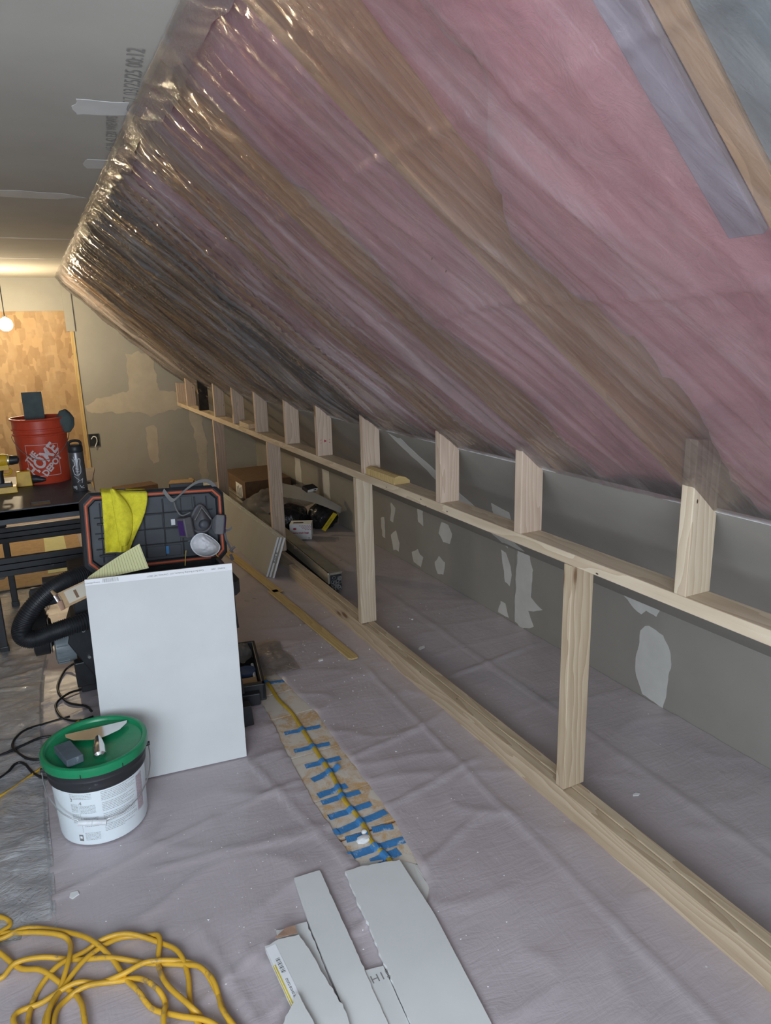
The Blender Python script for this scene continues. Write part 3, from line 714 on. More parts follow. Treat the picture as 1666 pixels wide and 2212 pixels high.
for i, ((a, b, w), lb) in enumerate(zip(TP, TL)):
    w *= 1.2; mb = MB(); A = Vector((*a, 0)); B = Vector((*b, 0)); d = (B - A); L = d.length; d.normalize(); pr = Vector((-d.y, d.x, 0))
    def tp(u, v, i=i):
        q = A + d * (L * u) + pr * (w * (v - .5)) + pr * .004 * nz(u * 3, i * 5)
        xc = interp([(yy, xx) for xx, yy in WP[::-1]], q.y); dx = abs(q.x - xc)
        z = .0012 + .0098 * (1 - sm(.004, .016, dx)) + .0008 * nz(u * 20, v * 3, i)
        if abs(q.x) > .70: z = max(z, .005)
        if i == 4: z += .012 * sm(.8, 1, u)
        e = .003 * nz(v * 9, i * 3) if u in (0, 1) else 0
        return ((q.x + e, q.y, z + .0002), (0, 0, 1))
    mb.shell(tp, 30, 4, .0003)
    tag(mb.build('masking_tape', M_BLUE, None), 'blue floor tape, ' + lb, 'tape', 'blue masking tape pieces on the cut floor strip')
# plaster lumps on the strip
mb = MB(); mb.ball((-.645, 1.80, .008), .018, 8, 0, (1.3, 1, .5), lambda d: 1 + .3 * nz(d.x * 2, d.y * 2, d.z * 2)); mb.ball((-.628, 1.83, .008), .010, 8, 0, (1, 1, .8))
tag(mb.build('plaster_lump', M_COTT, None, True), 'white plaster lump on blue tape in the floor strip', 'plaster lump')
mb = MB()
R = []
blobpts = [(-.72, 1.72), (-.60, 1.69), (-.55, 1.62), (-.56, 1.52), (-.60, 1.47), (-.66, 1.55), (-.73, 1.64)]
blob(mb, blobpts, lambda a, b, h: (a, b, .0008 + h + .002 * nz(a * 40, b * 40)), 0, .02, .001, 2, .015)
tag(mb.build('dried_compound', M_MUD, None), 'smear of dried joint compound at the near end of the cut floor strip', 'dried compound')
# crumbs
random.seed(3); mb = MB()
spots = [(-.3, 2.9, .5, 90, .003), (-1.2, 1.9, .35, 60, .002), (-.9, 1.5, .5, 110, .0022), (-.1, 2.4, .35, 50, .002), (.45, 3.6, .4, 30, .003), (-.5, 2.2, .8, 130, .0018), (.3, 1.9, .5, 16, .0022), (-.1, 3.4, .4, 60, .003)]
for (cx, cy, r, n, sz) in spots:
    for k in range(n):
        a = random.random() * 2 * pi; q = r * sqrt(random.random()); x = cx + q * cos(a); y = cy + q * sin(a)
        if -.72 < x < -.5 and 1.5 < y < 3.1 or abs(x - .04) < .06 or x > .8: continue
        s = sz * (.4 + 1.2 * random.random()) * (2.2 if random.random() < .04 else 1); z = cloth_z(x, y)
        b = [mb.av((x + s * cos(j * 2.1 + a) * (.7 + .5 * random.random()), y + s * sin(j * 2.1 + a), z)) for j in range(3)]; c = mb.av((x, y, z + s * .5))
        for j in range(3): mb.af((b[j], b[(j + 1) % 3], c))
tag(mb.build('drywall_crumbs', M_COTT, None, origin=(0, 2, 0)), 'scattered white drywall crumbs over the drop cloth', 'crumbs', kind='stuff')
for (x, y, L, w, an, lb) in ((.20, 2.93, .055, .020, .5, 'larger white paper chip behind the floor plate by the tall stud'), (.27, 1.55, .03, .011, -.2, 'small white chip on the dark floor behind the nearest tall stud'), (-.30, 3.06, .030, .018, .3, 'white chip beside the near end of the thin wood strip'), (-1.50, 1.98, .03, .022, .8, 'white chip at the foot of the joint compound bucket')):
    mb = MB(); c, s = cos(an), sin(an); z = cloth_z(x, y) + .0005
    mb.prism([(x + c * a - s * b, y + s * a + c * b) for a, b in ((0, 0), (L * .7, -w * .3), (L, w * .3), (L * .6, w), (L * .1, w * .6))], z, z + .003)
    tag(mb.build('paper_chip', M_COTT, None), lb, 'chip', 'white chips on the floor')
# ============================================================ DRYWALL SCRAPS
def scrap(name, poly, zf, lab, seed, rough=.003, tear=None, extra=None, th=.0125):
    out = []
    for i in range(len(poly)):
        a = Vector(poly[i]); b = Vector(poly[(i + 1) % len(poly)]); n = max(1, int((b - a).length / .012)); r = rough if tear is None or i in tear else .0007
        for k in range(n):
            q = a.lerp(b, k / n); out.append((q.x + r * nz(q.x * 60, q.y * 60, seed), q.y + r * nz(q.x * 60, q.y * 60, seed + 5)))
    mb = MB(); mb.prism(out, zf, lambda x, y: (zf(x, y) if callable(zf) else zf) + th, 0, 1)
    if extra: extra(mb)
    return tag(mb.build('drywall_scrap', [M_DRYS, M_GYP, M_TAPEW, M_LOOP, M_INK, M_BROWNP, M_INKG], None), lab, 'drywall scrap', 'drywall scraps on the floor')
g0 = .010
def zB(x, y): return g0 + .0005
def zA(x, y): return g0
def exE(mb):
    add_text(mb, 'H15', .032, lambda a, b: (-.822 + a + b * .05, 1.315 + b - a * .05, g0 - .001 + .0089), 6)
scrap('E', [(-.851, 1.352), (-.803, 1.341), (-.818, 1.183), (-.843, .96), (-.884, .99), (-.866, 1.209)], g0 - .001, 'drywall scrap with pencilled marks, mostly hidden under the two long strips', 1, tear=(0,), extra=exE, th=.0085)
scrap('A', [(-.76, 1.685), (-.70, 1.678), (-.593, 1.65), (-.605, 1.42), (-.648, 1.10), (-.675, .93), (-.84, .95), (-.816, 1.185), (-.784, 1.454), (-.773, 1.564)], zA, 'widest drywall scrap on the floor, right of the others, ragged left edge', 2, .006, tear=(0, 1, 6, 7, 8, 9))
scrap('C', [(-1.011, 1.576), (-.928, 1.566), (-.936, 1.428), (-.947, 1.252), (-.975, 1.06), (-1.0, 1.06), (-1.03, 1.45)], g0 - .001, 'drywall scrap lying under the narrow strip, torn left corner', 3, .004, th=.010)
scrap('B', [(-.904, 1.732), (-.826, 1.726), (-.839, 1.517), (-.863, 1.209), (-.885, 1.0), (-.975, 1.02), (-.943, 1.252), (-.932, 1.428), (-.922, 1.573)], zB, 'long narrow drywall strip in the middle of the floor scraps', 4, tear=(1, 2))
def exD(mb):
    z = g0 + .0266; D0 = Vector((-1.059, 1.517)); D1 = Vector((-1.05, 1.24)); u = (D1 - D0).normalized(); n = Vector((-u.y, u.x))
    if n.x < 0: n = -n
    def q(a, b, h=0): p = D0 + u * a + n * b; return (p.x, p.y, z + h)
    mb.af([mb.av(p) for p in (q(0, .001), q(0, .028), q(.29, .028), q(.29, .001))], 2)
    mb.af([mb.av(p) for p in (q(.06, -.0012, -.0005), q(.06, .006, .0004), q(.25, .006, .0004), q(.25, -.0012, -.0005))], 3)
    for k in range(12):
        a = .045 + k * .0042; w = (.0012, .0022, .0008)[k % 3]; mb.af([mb.av(p) for p in (q(a, .011, .0005), q(a, .022, .0005), q(a + w, .022, .0005), q(a + w, .011, .0005))], 4)
    add_text(mb, 'GOLD BOND BUILDING PRODUCTS', .0085, lambda a, b: q(.18 + a, .016 - b, .0006), 4)
scrap('D', [(-1.059, 1.525), (-1.02, 1.527), (-.966, 1.518), (-.960, 1.463), (-.944, 1.252), (-.99, 1.0), (-1.06, 1.0), (-1.050, 1.23)], g0 + .0135, 'drywall scrap with white taped edge, barcode and yellow stripe', 5, .004, tear=(0, 1, 2, 3), extra=exD)
mb = MB(); blob(mb, [(-1.02, 1.53), (-.967, 1.522), (-.965, 1.548), (-.99, 1.553), (-1.03, 1.535)], lambda a, b, h: (a, b, g0 + .0275 + h + .004 * nz(a * 30, b * 30)), 0, .004, .001, 3, .01)
mb.build('paper_flap', M_BROWNP, bpy.data.objects['drywall_scrap.004'] if 'drywall_scrap.004' in bpy.data.objects else None)['label'] = 'torn brown inner paper'
scrap('F', [(-1.032, 1.345), (-1.027, 1.296), (-1.02, 1.10), (-1.20, 1.10), (-1.11, 1.26)], g0 + .0275, 'pointed drywall offcut at the bottom edge, on top of the taped one', 6, .004)

# ============================================================ EXTENSION CORD
c1 = [(-1.15, 1.25), (-1.198, 1.387), (-1.2, 1.466), (-1.219, 1.542), (-1.261, 1.589), (-1.342, 1.642), (-1.423, 1.691), (-1.506, 1.74), (-1.582, 1.776), (-1.645, 1.789), (-1.682, 1.77), (-1.73, 1.80), (-1.72, 1.90), (-1.673, 1.909), (-1.615, 1.9), (-1.528, 1.851), (-1.467, 1.776), (-1.423, 1.696), (-1.396, 1.617), (-1.375, 1.56), (-1.349, 1.501), (-1.297, 1.443), (-1.23, 1.38), (-1.20, 1.30), (-1.24, 1.32), (-1.265, 1.447), (-1.254, 1.551), (-1.262, 1.625), (-1.303, 1.694), (-1.372, 1.747), (-1.431, 1.762), (-1.483, 1.754), (-1.549, 1.728), (-1.598, 1.687), (-1.619, 1.611), (-1.614, 1.55), (-1.590, 1.40), (-1.57, 1.45), (-1.562, 1.581), (-1.534, 1.626), (-1.486, 1.632), (-1.417, 1.623), (-1.364, 1.591), (-1.33, 1.535), (-1.319, 1.494), (-1.329, 1.457), (-1.36, 1.35)]
c2 = [(-1.5, 1.2), (-1.75, 1.35), (-1.85, 1.7), (-1.73, 1.896), (-1.687, 1.852), (-1.638, 1.78), (-1.584, 1.732), (-1.532, 1.661), (-1.508, 1.612), (-1.499, 1.547), (-1.504, 1.40), (-1.56, 1.42), (-1.651, 1.619), (-1.586, 1.645), (-1.512, 1.655), (-1.457, 1.64), (-1.402, 1.625), (-1.336, 1.629), (-1.246, 1.588), (-1.205, 1.506), (-1.198, 1.429), (-1.19, 1.30), (-1.24, 1.30), (-1.248, 1.414), (-1.268, 1.449), (-1.307, 1.542), (-1.315, 1.623), (-1.299, 1.697), (-1.327, 1.734), (-1.402, 1.752), (-1.479, 1.72), (-1.538, 1.665), (-1.575, 1.587), (-1.60, 1.40)]
c3 = [(-1.78, 1.50), (-1.83, 1.80), (-1.71, 1.928), (-1.623, 1.889), (-1.544, 1.839), (-1.516, 1.803), (-1.521, 1.733), (-1.552, 1.654), (-1.581, 1.598), (-1.60, 1.50), (-1.70, 1.40), (-1.85, 1.55), (-1.73, 1.88), (-1.66, 1.95), (-1.72, 2.02)]
allp = c1 + c2 + c3
pts = [(x, y, .015 + .007 + .0075 * sin(i * 2.4) + .004 * sin(i * .9)) for i, (x, y) in enumerate(allp)]
mb = MB(); mb.tube(crom(pts, 7), .0067, 10)
tag(mb.build('extension_cord', M_CORD, None, 'full'), 'thick yellow extension cord tangled on the floor at lower left', 'cord')
mb = MB(); mb.tube(crom([(-2.42, 2.2, .03), (-1.9, 2.5, .025), (-1.701, 2.609, .02), (-1.61, 2.682, .02), (-1.546, 2.745, .02), (-1.50, 2.86, .012), (-1.44, 3.0, .012), (-1.40, 3.05, .012)]), .0045, 8)
tag(mb.build('extension_cord', M_CORD, None, 'full'), 'thin yellow cord running behind the joint compound bucket', 'cord')
mb = MB()
for P in ([(-2.42, 2.55, .03), (-1.9, 2.66, .02), (-1.703, 2.733, .02), (-1.65, 2.80, .022), (-1.62, 2.79, .02), (-1.587, 2.701, .02), (-1.55, 2.65, .02), (-1.50, 2.64, .012), (-1.46, 2.70, .012), (-1.42, 2.85, .012)],
          [(-2.42, 2.95, .03), (-1.9, 2.86, .02), (-1.706, 2.90, .02), (-1.624, 2.93, .022), (-1.55, 2.96, .02), (-1.47, 2.93, .012), (-1.44, 2.86, .012), (-1.50, 2.82, .012), (-1.56, 2.79, .02), (-1.615, 2.83, .022), (-1.66, 2.95, .022), (-1.62, 3.05, .022), (-1.53, 3.09, .012), (-1.44, 3.10, .012)],
          [(-1.345, 3.45, .12), (-1.381, 3.57, .05), (-1.436, 3.576, .015), (-1.475, 3.411, .012), (-1.444, 3.247, .012), (-1.373, 3.161, .013), (-1.352, 3.10, .012)],
          [(-1.335, 3.42, .06), (-1.35, 3.34, .02), (-1.43, 3.312, .02), (-1.488, 3.249, .012), (-1.478, 3.131, .012), (-1.445, 3.069, .012), (-1.40, 3.04, .012), (-1.35, 3.05, .012)]):
    mb.tube(crom(P), .0052, 8)
tag(mb.build('power_cord', M_BCORD, None, 'full'), 'black power cord looping on the floor behind the bucket', 'cord')

# ============================================================ JOINT COMPOUND BUCKET
BX, BY = -1.375, 2.315; zb = .012
t = thing('compound_bucket', (BX, BY, zb), 'white joint compound bucket with black collar and green lid', 'bucket')
mb = MB(); prof = [(.128, 0), (.136, .002), (.1385, .012), (.1455, .200), (.1465, .205)]
mb.lathe(prof, (BX, BY, zb), 64, 0, True, True)
mb.lathe([(.147, .200), (.1525, .206), (.1535, .216), (.152, .222), (.154, .232), (.157, .240), (.155, .246), (.158, .256), (.159, .268), (.1545, .268)], (BX, BY, zb), 64, 1, True, True)
mb.build('pail', [M_BKT, M_BLKD], t, True)
mb = MB(); mb.lathe([(.160, .262), (.1655, .264), (.167, .284), (.1655, .292), (.1610, .2945), (.1535, .2945), (.149, .291), (.1465, .283), (.144, .2815), (.0, .2815)], (BX, BY, zb), 72, 0, False, False)
for a in (250, 294, 338, 200):
    ca, sa = cos(math.radians(a)), sin(math.radians(a)); p = Vector((BX + .1672 * ca, BY + .1672 * sa, zb)); tv = Vector((-sa, ca, 0)) * .0015
    mb.af([mb.av(p - tv + Vector((0, 0, .264))), mb.av(p + tv + Vector((0, 0, .264))), mb.av(p + tv + Vector((0, 0, .278))), mb.av(p - tv + Vector((0, 0, .278)))], 1)
mb.build('lid', [M_GRN, M_BLK], t, True)
def onb(u, h, off=.0006):      # u = arc length along the pail, measured from the angle facing the viewer
    r = .1385 + (h - .012) * .0372 + off; a = math.radians(268) + u / .142
    return (BX + r * cos(a), BY + r * sin(a), zb + h)
mb = MB(); random.seed(11)
def line(u0, u1, h, th=.0011, mat=0):
    n = max(1, int(abs(u1 - u0) / .01)); x = u0
    while x < u1:
        w = random.uniform(.003, .009); e = min(u1, x + w); mb.af([mb.av(onb(x, h)), mb.av(onb(e, h)), mb.av(onb(e, h + th)), mb.av(onb(x, h + th))], mat); x = e + .0014
for i in range(26):
    h = .192 - i * .0058
    if i % 7 == 6: continue
    line(-.002, random.choice((.10, .108, .104, .112, .08, .06)), h, .0013)
for i in range(4): line(-.098, -.03, .192 - i * .0055)
for i in range(7): line(-.068, -.022, .150 - i * .0045)
for i in range(7): line(-.098, -.075, .155 - i * .0045)
for i in range(8): line(-.062, -.018, .105 - i * .0045); line(-.098, -.075, .118 - i * .0045)
for i in range(6): line(-.066, -.018, .048 - i * .005)
add_text(mb, '4', .018, lambda a, b: onb(-.066 + a, .160 + b)); add_text(mb, '3', .018, lambda a, b: onb(-.094 + a, .172 + b))
line(-.071, -.0705, .05, .11)
mb.af([mb.av(onb(u, h)) for u, h in ((-.088, .018), (-.074, .018), (-.074, .042), (-.088, .042))], 0)
mb.af([mb.av(onb(u, h, .0009)) for u, h in ((-.085, .028), (-.077, .028), (-.077, .037), (-.085, .037))], 2)
nn = 8
for k in range(nn):
    u0 = .118 + .032 * k / nn; u1 = .118 + .032 * (k + 1) / nn; mb.af([mb.av(onb(u, h)) for u, h in ((u0, .055), (u1, .062), (u1, .188), (u0, .186))], 1)
mb.build('label_print', [M_INKG, M_ROSE, M_BKT], t)
# wire bail with grip hanging in front
mb = MB(); P = []
for k in range(21):
    a = math.radians(180 + 180 * k / 20 - 1); dz = .235 - .128 * sin(pi * k / 20) ** .8; r = .166 + .004 * sin(pi * k / 20)
    P.append((BX + r * cos(a), BY + r * sin(a), zb + dz))
mb.tube(P, .0022, 8, 0); hn = mb.build('bail', M_WIRE, t, True)
c0 = (Vector(P[8]) + Vector(P[9])) / 2; c1_ = Vector(P[10]); mb = MB(); d = (Vector(P[10]) - Vector(P[7])).normalized(); mid = (Vector(P[8]) + Vector(P[9])) / 2
mb.tube([mid + d * x + Vector((0, -.004, 0)) for x in (-.042, -.040, -.001, 0, .001, .040, .042)], [.0095, .0085, .0082, .0095, .0082, .0085, .0095], 12, 0); mb.build('grip', M_HANDLE, t, True)
for sg in (-1, 1): mb = MB(); mb.cyl((BX + sg * .150, BY, zb + .235), (BX + sg * .170, BY - .004 * sg, zb + .235), .010, .007, 14, 0); mb.build('bail_ear', M_BLKD, t, True)
ZL = zb + .2818
# sanding sponge
mb = MB(); c, s = cos(math.radians(-62)), sin(math.radians(-62)); sx, sy = -1.455, 2.27
mb.T = Matrix.Translation((sx, sy, ZL + .0005)) @ Matrix.Rotation(math.radians(-74), 4, 'Z'); mb.box(-.058, .058, -.026, .026, 0, .027)
tag(mb.build('sanding_sponge', M_SPONGE, None, False, .003, (sx, sy, ZL)), 'grey sanding sponge block on the green lid', 'sponge')
# taping knife
kx, ky = -1.362, 2.350
t = thing('taping_knife', (kx, ky, ZL), 'steel taping knife with broad curved blade on the green lid', 'putty knife')
mb = MB(); ang = math.radians(-2); T = Matrix.Translation((kx, ky, ZL + .012)) @ Matrix.Rotation(ang, 4, 'Z') @ Matrix.Scale(1.32, 4)
mb.T = T; out = [(-.075, .036)] + [(-.075 + .150 * k / 10, .036) for k in range(1, 11)] + [(.072, .022), (.052, -.004), (.022, -.018), (.008, -.022), (-.012, -.022), (-.026, -.017), (-.056, -.004), (-.074, .02)]
mb.prism(out, 0, .0012); mb.build('blade', M_STEEL, t, False)
mb = MB(); mb.T = T; mb.tube([(0, -.014, .001), (0, -.03, .002), (0, -.05, .003), (0, -.075, .003), (0, -.095, .002), (0, -.103, .001), (0, -.108, 0)], [.006, .009, .013, .0155, .0145, .015, .008], 18, 0, True, .75); mb.build('handle', M_STEEL, t, True)

# ============================================================ WHITE DRYWALL PANEL
P00, P10, P11, P01 = Vector((-1.345, 2.495, .008)), Vector((-.846, 2.438, .008)), Vector((-.815, 2.553, .757)), Vector((-1.327, 2.608, .768))
def PF(u, v, h=0.0):
    p = (P00 * (1 - u) + P10 * u) * (1 - v) + (P01 * (1 - u) + P11 * u) * v
    n = (P10 - P00).cross(P01 - P00).normalized(); return p + n * h
t = thing('drywall_offcut', tuple((P00 + P10) / 2), 'large white drywall offcut panel leaning on the black tool box', 'drywall panel')
mb = MB(); ids = [mb.av(PF(u, v, h)) for h in (-.0127, 0) for u, v in ((0, 0), (1, 0), (1, 1), (0, 1))]
for f, mt in (((4, 5, 6, 7), 0), ((3, 2, 1, 0), 2), ((0, 1, 5, 4), 1), ((1, 2, 6, 5), 1), ((2, 3, 7, 6), 1), ((3, 0, 4, 7), 1)): mb.af([ids[i] for i in f], mt)
mb.build('board', [M_DRYW, M_TAPEW, M_BROWNP], t, False, .0015)
mb = MB(); ids = [mb.av(PF(u, v, h)) for u, v, h in ((0, .972, .0004), (1, .966, .0004), (1, 1.0, .0004), (0, 1.0, .0004))]; mb.af(ids, 0)
Lw = (P10 - P00).length
def ptxt(s_, u, sz): add_text(mb, s_, sz, lambda a, b: PF(u - a / Lw, .982 - b / .77, .0009), 1)
ptxt('Gold Bond Building Products, LLC  Charlotte, NC 28211', .60, .0085); ptxt('www.goldbond.com', .04, .007); ptxt('PURPLE  1 800', .90, .008)
random.seed(5)
for k in range(16):
    u = .115 + k * .0065; w = random.choice((.0015, .003, .002)); h0 = .978; mb.af([mb.av(PF(a, b, .0009)) for a, b in ((u, h0), (u + w, h0), (u + w, .996), (u, .996))], 1)
mb.build('edge_tape', [M_TAPEW, M_INKG], t)['label'] = 'white printed edge tape with barcode'
# legal pad on top of the tool box
t = thing('legal_pad', (-1.20, 2.70, .745), 'yellow ruled legal pad fanned open above the white panel', 'notepad')
def pad(u, v): 
    a = Vector((-1.325, 2.655, .745)); b = Vector((-1.10, 2.67, .755)); c = Vector((-1.12, 2.70, .845)); dd = Vector((-1.31, 2.665, .760))
    p = (a * (1 - u) + b * u) * (1 - v) + (dd * (1 - u) + c * u) * v; return (p + Vector((0, .012 * sin(pi * u) * v, 0)), (0, -1, .1))
mb = MB(); mb.shell(pad, 12, 8, .006, 0)
for k in range(22):
    u = .03 + k / 22; q = [Vector(pad(min(1, a), b)[0]) + Vector((0, -.0068, 0)) for a, b in ((u, 0.02), (u + .006, .02), (u + .006, .98), (u, .98))]; mb.af([mb.av(p) for p in q], 1)
mb.build('pages', [M_LEGAL, M_INKG if False else M_LEGALB], t)

# ============================================================ TOOL BOX TOWER
t = thing('tool_box', (-1.03, 2.83, .012), 'tall black rolling tool box with open orange-gasketed lid', 'tool box')
mb = MB()
def tier(z0, z1, x0, x1, y0, y1):
    mb.box(x0, x1, y0, y1, z0, z1, 0, -.006)
tier(.03, .32, -1.27, -.815, 2.66, 2.99); tier(.335, .62, -1.275, -.81, 2.655, 2.99)
for z in (.08, .14, .20, .26, .38, .44, .50, .56):
    mb.box(-1.29, -.795, 2.64, 3.0, z, z + .012, 0)
mb.build('body', [M_BLKD], t, False, .006)
mb = MB()
out = [(-1.30, 2.66), (-1.27, 2.625), (-.79, 2.625), (-.765, 2.66), (-.765, 2.99), (-.79, 3.02), (-1.27, 3.02), (-1.30, 2.99)]
inn = [(-1.28, 2.67), (-1.26, 2.645), (-.80, 2.645), (-.785, 2.67), (-.785, 2.98), (-.80, 3.0), (-1.26, 3.0), (-1.28, 2.98)]
A = [[mb.av((x, y, z)) for x, y in o_] for o_, z in ((out, .60), (out, .655), (inn, .655), (inn, .48))]
for a, b in zip(A, A[1:]):
    for k in range(8): mb.af((a[k], a[(k + 1) % 8], b[(k + 1) % 8], b[k]))
mb.af(A[3]); mb.build('rim', M_BLK, t, False, .003)
mb = MB()
for z0, z1 in ((.42, .54), (.12, .22)): mb = MB(); mb.box(-.80, -.765, 2.72, 2.83, z0, z1, 0, .008); mb.build('latch', M_BLK, t, False, .003)
for a, b in ((-.82, -.755), (-1.29, -1.22)): mb = MB(); mb.box(a, b, 2.64, 2.70, .012, .10, 0, .006); mb.build('foot', M_BLK, t, False, .003)
mb = MB(); mb.cyl((-.80, 2.94, .055), (-.765, 2.94, .055), .042, .042, 20); mb.build('wheel', M_BLK, t, True)
# lid: own frame, slightly racked, leaning back a little
LA, LB_, LD = Vector((-1.306, 3.02, .656)), Vector((-.722, 3.03, .622)), Vector((-1.298, 3.075, .972))
ux = (LB_ - LA).normalized(); uz = (LD - LA); uz = (uz - ux * uz.dot(ux)).normalized(); un = ux.cross(uz)  # un toward -y ?
if un.y > 0: un = -un
LW, LH = (LB_ - LA).length, .335
def LF(a, b, h=0.0): return LA + ux * a + uz * b + un * h
def loct(i, c):  # octagon inset i, chamfer c
    return [(i + c, i), (LW - i - c, i), (LW - i, i + c), (LW - i, LH - i - c), (LW - i - c, LH - i), (i + c, LH - i), (i, LH - i - c), (i, i + c)]
lid = thing('x', (0, 0, 0), 'x', 'x'); bpy.data.objects.remove(lid)
mb = MB(); L_ = [(loct(0, .035), -.03), (loct(0, .035), .022), (loct(.012, .032), .03), (loct(.030, .028), .03), (loct(.034, .026), .004)]
A = [[mb.av(LF(a, b, h)) for a, b in o_] for o_, h in L_]
for a, b in zip(A, A[1:]):
    for k in range(8): mb.af((a[k], a[(k + 1) % 8], b[(k + 1) % 8], b[k]), 0)
mb.af(A[0][::-1], 0); mb.af(A[-1], 1)
def lbox(a0, a1, b0, b1, h0, h1, mt=0):
    i = [mb.av(LF(a, b, h)) for h in (h0, h1) for a, b in ((a0, b0), (a1, b0), (a1, b1), (a0, b1))]
    for f in ((3, 2, 1, 0), (4, 5, 6, 7), (0, 1, 5, 4), (1, 2, 6, 5), (2, 3, 7, 6), (3, 0, 4, 7)): mb.af([i[k] for k in f], mt)
for b in (.10, .165, .23): lbox(.05, LW - .05, b - .002, b + .002, .002, .013)
for a in (.075, .165, .245, .325, .40, .46, LW - .075): lbox(a - .002, a + .002, .045, LH - .045, .002, .012)
for a, b, w, h in ((.06, .20, .04, .008), (.06, .07, .06, .008), (LW - .13, .235, .05, .010), (.06, .14, .02, .006)): lbox(a, a + w, b, b + h, .004, .022)
for a, b, w, h in ((.17, .235, .07, .055), (.33, .10, .06, .06), (.40, .17, .05, .05), (.09, .05, .10, .04), (.25, .17, .07, .055), (.33, .235, .12, .06), (.25, .045, .14, .045)): lbox(a, a + w, b, b + h, .003, .008, 1)
lbox(LW * .62, LW * .86, LH - .004, LH + .016, -.02, .012); lbox(.10, .18, LH - .004, LH + .008, -.02, .012)
ld = mb.build('lid', [M_BLKD, M_DKG], t, False, .0015)
mb = MB(); G = [];
o_ = []
base = loct(.021, .030)
for k in range(8):
    a = Vector(base[k]); b = Vector(base[(k + 1) % 8])
    for j in range(4): o_.append(a.lerp(b, j / 4))
P = [LF(p.x, p.y, .031) for p in o_]; P.append(P[0]); P.append(P[1]); mb.tube(P, .0055, 8, 0, False); mb.build('gasket', M_ORG, ld, True)['label'] = 'orange rubber gasket'
mb = MB(); lbox(.355, .372, .175, .200, .0085, .0090, 0); mb.build('sticker', M_STICK, ld)['label'] = 'small pale sticker'
# blue tape scrap inside the lid
mb = MB(); lbox(.325, .337, .055, .088, .0125, .0130, 0); tag(mb.build('masking_tape', M_BLUE, None), 'small blue tape scrap stuck inside the open tool box lid', 'tape')
# yellow cloth over the lid edge
mb = MB()
def clf(u, v):  # u across, v top->bottom
    w0, w1 = .072, .185
    a0 = .082 + .0 * v; wid = .178 - .075 * v ** 1.3; a = a0 + wid * u - .004 * v + .008 * sin(v * 5) * u
    b = LH + .014 - .262 * v - .012 * u * (1 - v)
    h = .046 + .010 * sin(u * 7 + v * 3) * (.3 + v) + .012 * math.exp(-((u - (.25 + .35 * v)) / .08) ** 2) + .004 * nz(u * 8, v * 8)
    if v < .06: h -= (1 - v / .06) * .055
    return (LF(a, b, h), un)
mb.shell(clf, 30, 40, .003)
def clf2(u, v):
    a = .115 + .02 * v + (.055 * sin(pi * (v * .9 + .1)) + .03 * v) * u; b = LH + .012 - .235 * v; h = .056 + .016 * sin(pi * u) + .006 * sin(v * 9)
    return (LF(a, b, h), un)
mb.shell(clf2, 12, 30, .003)
tag(mb.build('microfibre_cloth', M_YCL, None, 'full'), 'bright yellow microfibre cloth draped over the open lid', 'cloth')

# ---- respirator hung on the lid corner
t = thing('respirator', tuple(LF(.47, .17, .05)), 'grey half-mask respirator with two purple filters hung on the lid', 'respirator')
rx, rz = .475, .180
mb = MB()
def rface(u, v):
    a = 2 * pi * u; rr = v
    X_ = cos(a); Y_ = sin(a)
    w = .046 * (1 - .45 * max(0, Y_)) ; h = .072 if Y_ > 0 else .044
    return LF(rx + w * X_ * rr, rz + h * Y_ * rr, .035 + .055 * (1 - rr ** 2))
mb.grid(rface, 28, 10, 0); mb.tube([rface(k / 28, 1) for k in range(29)], .007, 8); mb.build('face_piece', M_GREY, t, 'full')
mb = MB(); c0 = LF(rx, rz - .008, .085); mb.tube([c0, c0 + un * .012, c0 + un * .018, c0 + un * .02], [.021, .0205, .016, .009], 24, 0); mb.build('valve_cover', M_DKG, t, True)
mb = MB(); mb.tube([LF(rx - .034, rz + .012, .078), LF(rx, rz + .064, .070), LF(rx + .034, rz + .012, .078)], .0035, 8); mb.build('nose_trim', M_GREYL, t, True)
for sg, nm in ((-1, 'left'), (1, 'right')):
    ax = (ux * sg * .85 + un * .35 - uz * .12).normalized(); cc = LF(rx + sg * .056, rz - .012, .065)
    mb = MB(); e1 = uz - ax * uz.dot(ax); e1.normalize(); e2 = ax.cross(e1)
    def rr_(k, r, d): 
        a = pi / 4 + k * pi / 2; return cc + ax * d + (e1 * cos(a) * 1.25 + e2 * sin(a) * .8) * r
    mb.rings([[rr_(k, r, d) for k in range(4)] for r, d in ((.020, -.014), (.043, .0), (.048, .006), (.048, .036), (.044, .040))]); fl = mb.build('filter', M_GREY, t, False, .004)
    mb = MB(); mb.rings([[rr_(k, r, d) for k in range(4)] for r, d in ((.036, .0405), (.036, .0415))]); mb.build('filter_panel', M_PURP, fl)['label'] = 'purple filter panel'
def ribbon(mb, pts, w, wd, th=.0015):
    P = crom(pts, 6)
    def f(u, v):
        k = u * (len(P) - 1); i = min(int(k), len(P) - 2); p = P[i].lerp(P[i + 1], k - i); return (p + Vector(wd).normalized() * w * (v - .5), un)
    mb.shell(f, len(P) - 1, 1, th)
mb = MB(); ribbon(mb, [LF(.325, LH - .008, .05), LF(.355, LH - .050, .052), LF(.375, LH - .045, .054), LF(.42, LH - .01, .05), LF(.47, LH + .018, .045), LF(.52, LH + .018, .03), LF(.555, LH - .015, .02), LF(.575, LH - .06, -.01)], .017, uz * .8 + ux * .4)
mb.tube(crom([LF(.365, LH - .06, .05), LF(.375, LH - .095, .045), LF(.395, LH - .12, .045), LF(rx - .045, rz + .045, .05)], 6), .003, 6); mb.build('head_strap', M_GREYL, t)
mb = MB(); mb.box(0, 0, 0, 0, 0, 0) if False else None
